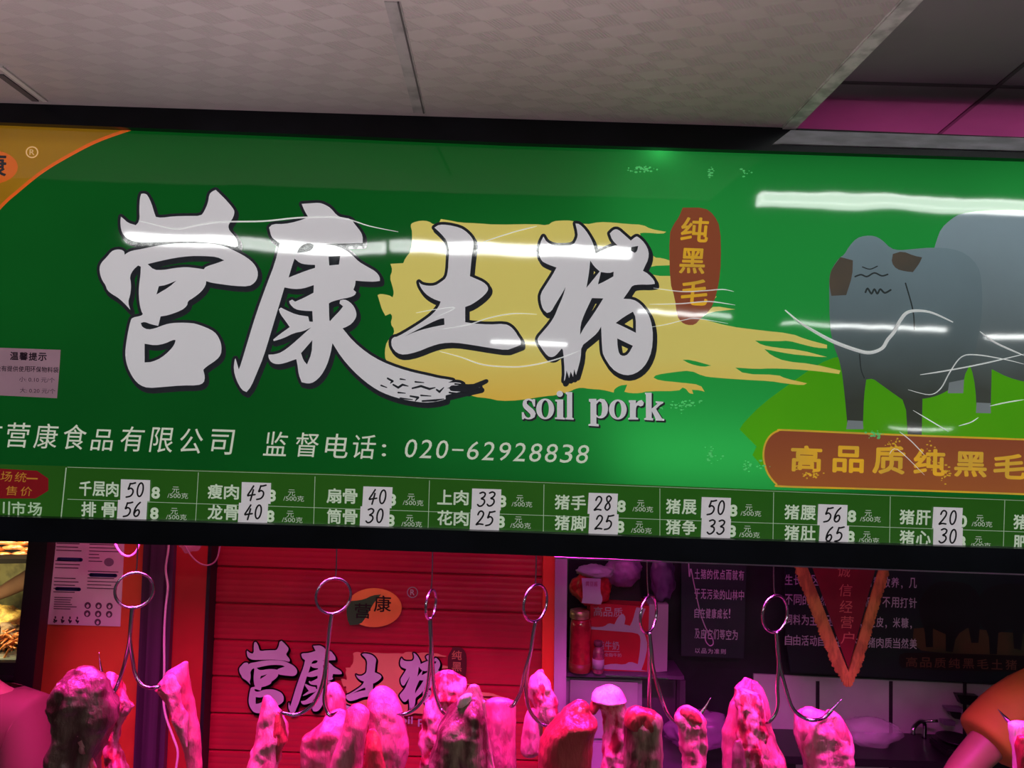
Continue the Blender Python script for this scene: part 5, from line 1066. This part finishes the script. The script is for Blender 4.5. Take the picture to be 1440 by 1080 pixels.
def person(label, P, skin, shirt, trousers, hair, face=(0, -1, 0), sleeve=.55, slk=1.0, armk=1.0):
    """P: dict of world joints pelvis chest neck head lsh lel lwr rsh rel rwr lhip lkn lan rhip rkn ran"""
    V = {k: Vector(v) for k, v in P.items()}
    t = thing('person', (V['pelvis'].x, V['pelvis'].y, 0), label, 'person')
    names = ['pelvis', 'waist', 'chest', 'neck', 'lsh', 'lel', 'lwr', 'rsh', 'rel', 'rwr', 'lhip', 'lkn', 'lan', 'rhip', 'rkn', 'ran', 'ltoe', 'rtoe', 'skull']
    V['waist'] = (V['pelvis'] + V['chest']) / 2; fd = Vector(face); fl = Vector((fd.x, fd.y, 0)).normalized()
    V['ltoe'] = V['lan'] + fl * .15 + Vector((0, 0, -.05)); V['rtoe'] = V['ran'] + fl * .15 + Vector((0, 0, -.05)); V['skull'] = V['neck'] * .35 + V['head'] * .65
    J = [V[n] for n in names]; I = {n: i for i, n in enumerate(names)}
    R = [(.15, .11), (.13, .10), (.155, .11), .055, .06 * armk, .042 * armk, .029 * armk, .06 * armk, .042 * armk, .029 * armk, .085, .058, .042, .085, .058, .042, .03, .03, .055]
    E = [(I[a], I[b]) for a, b in (('pelvis', 'waist'), ('waist', 'chest'), ('chest', 'neck'), ('neck', 'skull'), ('chest', 'lsh'), ('lsh', 'lel'), ('lel', 'lwr'), ('chest', 'rsh'), ('rsh', 'rel'), ('rel', 'rwr'), ('pelvis', 'lhip'), ('lhip', 'lkn'), ('lkn', 'lan'), ('lan', 'ltoe'), ('pelvis', 'rhip'), ('rhip', 'rkn'), ('rkn', 'ran'), ('ran', 'rtoe'))]
    hand_chain(J, E, R, V['lwr'], V['lel'], I['lwr'], 1, 1); hand_chain(J, E, R, V['rwr'], V['rel'], I['rwr'], 1, -1)
    body = skin_mesh('body', J, E, R, skin, t, 0, 2)
    # head, grown into the same body mesh
    hm = bmesh.new(); hm.from_mesh(body.data)
    r = bmesh.ops.create_icosphere(hm, subdivisions=4, radius=1); hc = V['head'] - Vector(t.location); sd = fl.cross(Vector((0, 0, 1)))
    def bump_at(d, c, w, h): return h * math.exp(-(d - Vector(c).normalized()).length_squared / (2 * w * w))
    for v in r['verts']:
        d = v.co.normalized()          # x = side, y = face, z = up
        k = 1 + bump_at(d, (0, 1, -.12), .12, .22) + bump_at(d, (.98, 0, -.05), .10, .18) + bump_at(d, (-.98, 0, -.05), .10, .18) - bump_at(d, (.35, .9, .12), .13, .07) - bump_at(d, (-.35, .9, .12), .13, .07) + bump_at(d, (0, .85, -.52), .14, .05) + bump_at(d, (0, .7, -.75), .2, .06) - bump_at(d, (0, .9, -.42), .05, .04)
        v.co = hc + sd * d.x * .075 * k + fl * d.y * .095 * k + Vector((0, 0, d.z * .115 * k))
    for f in hm.faces: f.smooth = True
    hm.to_mesh(body.data); hm.free()
    bm = bmesh.new(); r = bmesh.ops.create_icosphere(bm, subdivisions=4, radius=1); H0 = V['head']
    for v in list(r['verts']):
        d = v.co.normalized()
        if d.z < -.15 + .75 * max(0, d.y): bm.verts.remove(v); continue
        k = 1.09 + .04 * noise.noise(d * 7); v.co = H0 + sd * d.x * .078 * k + fl * d.y * .098 * k + Vector((0, 0, d.z * .118 * k))
    obj('hair', bm, hair, t, smooth=True)
    for sx in (-1, 1):
        bm = bmesh.new(); r = bmesh.ops.create_uvsphere(bm, u_segments=10, v_segments=8, radius=.011)
        for v in r['verts']: v.co += H0 + sd * sx * .03 + fl * .086 + Vector((0, 0, .012))
        obj('eye', bm, mat('eye_dark', (.03, .02, .02), rough=.2), t, smooth=True)
    # shirt: torso and sleeves
    J = [V['pelvis'], V['waist'], V['chest'], V['neck'] * .75 + V['chest'] * .25, V['lsh'], V['lsh'].lerp(V['lel'], sleeve * .9), V['lsh'].lerp(V['lel'], sleeve), V['rsh'], V['rsh'].lerp(V['rel'], sleeve * .55), V['rsh'].lerp(V['rel'], sleeve)]
    skin_mesh('shirt', J, [(0, 1), (1, 2), (2, 3), (2, 4), (4, 5), (5, 6), (2, 7), (7, 8), (8, 9)], [(.17, .13), (.155, .12), (.175, .13), .07, .085 * slk, .08 * slk, .078 * slk, .085 * slk, .08 * slk, .078 * slk], shirt, t, 0, 2)
    J = [V['pelvis'] + Vector((0, 0, .02)), V['lhip'], V['lkn'], V['lan'], V['rhip'], V['rkn'], V['ran']]
    skin_mesh('trousers', J, [(0, 1), (1, 2), (2, 3), (0, 4), (4, 5), (5, 6)], [(.165, .13), .105, .075, .065, .105, .075, .065], trousers, t, 0, 2)
    return t
M_SKIN = mat('skin', (.36, .19, .12), rough=.5, var=.06, scale=12); M_HAIR = mat('black_hair', (.012, .010, .010), rough=.4)
M_TROU = mat('dark_trousers', (.03, .03, .04), rough=.8)
# worker in orange, bending over the table at the right
YO = 2.68; sh_ = at(1440, 992, YO); el_ = at(1346, 1090, YO - .06); wr_ = at(1300, 1210, YO - .02)
cx = sh_.x + .20
person('person in an orange short-sleeved shirt bending over the table at the right edge',
       dict(pelvis=(cx + .28, YO + .12, .82), chest=(cx + .06, YO + .04, sh_.z + .03), neck=(cx - .03, YO - .02, sh_.z + .14), head=(cx - .06, YO - .08, sh_.z + .28), lsh=sh_, lel=el_, lwr=wr_,
            rsh=(cx + .14, YO - .10, sh_.z + .02), rel=(cx + .08, YO - .26, sh_.z - .22), rwr=(cx - .12, YO - .32, sh_.z - .34), lhip=(cx + .20, YO + .12, .78), lkn=(cx + .19, YO + .10, .44), lan=(cx + .20, YO + .14, .08), rhip=(cx + .36, YO + .12, .78), rkn=(cx + .36, YO + .10, .44), ran=(cx + .36, YO + .14, .08)),
       M_SKIN, mat('orange_shirt', (.44, .28, .02), rough=.75, var=.08, scale=6), M_TROU, M_HAIR, face=(-.9, -.4, 0), sleeve=.58, slk=1.42, armk=1.2)
# person in pink at the left edge
YQ = 2.42; sl = at(38, 1003, YQ)
cx = sl.x - .17
person('person in a pink shirt at the left edge, only the shoulder in view',
       dict(pelvis=(cx, YQ + .05, .74), chest=(cx, YQ + .03, sl.z - .05), neck=(cx, YQ, sl.z + .085), head=(cx - .02, YQ - .02, sl.z + .23), lsh=sl, lel=(sl.x + .035, YQ - .02, sl.z - .27), lwr=(sl.x - .03, YQ - .2, sl.z - .40),
            rsh=(cx - .18, YQ, sl.z), rel=(cx - .22, YQ - .03, sl.z - .27), rwr=(cx - .14, YQ - .2, sl.z - .40), lhip=(cx + .08, YQ + .05, .70), lkn=(cx + .09, YQ + .03, .40), lan=(cx + .09, YQ + .06, .08), rhip=(cx - .08, YQ + .05, .70), rkn=(cx - .09, YQ + .03, .40), ran=(cx - .09, YQ + .06, .08)),
       M_SKIN, mat('pink_shirt', (.17, .07, .05), rough=.8, var=.06, scale=4), M_TROU, M_HAIR, face=(.2, -1, 0), sleeve=.8)
# vendor of the food stall whose bare arm reaches over the food
YV = 4.52; el = at(84, 790, YV); wr = at(-2, 836, YV - .02); s0 = at(150, 720, YV + .12)
cx = s0.x + .2
person('person reaching a bare arm over the food in the left opening',
       dict(pelvis=(cx, YV + .22, .95), chest=(cx, YV + .2, s0.z - .05), neck=(cx, YV + .18, s0.z + .09), head=(cx - .01, YV + .15, s0.z + .24), lsh=s0, lel=el, lwr=wr,
            rsh=(cx + .19, YV + .2, s0.z), rel=(cx + .25, YV + .17, s0.z - .28), rwr=(cx + .2, YV, s0.z - .46), lhip=(cx - .08, YV + .22, .9), lkn=(cx - .09, YV + .2, .5), lan=(cx - .09, YV + .24, .08), rhip=(cx + .08, YV + .22, .9), rkn=(cx + .09, YV + .2, .5), ran=(cx + .09, YV + .24, .08)),
       M_SKIN, mat('grey_shirt', (.25, .25, .28), rough=.8), M_TROU, M_HAIR, face=(-.4, -1, 0), sleeve=.5, armk=1.6)
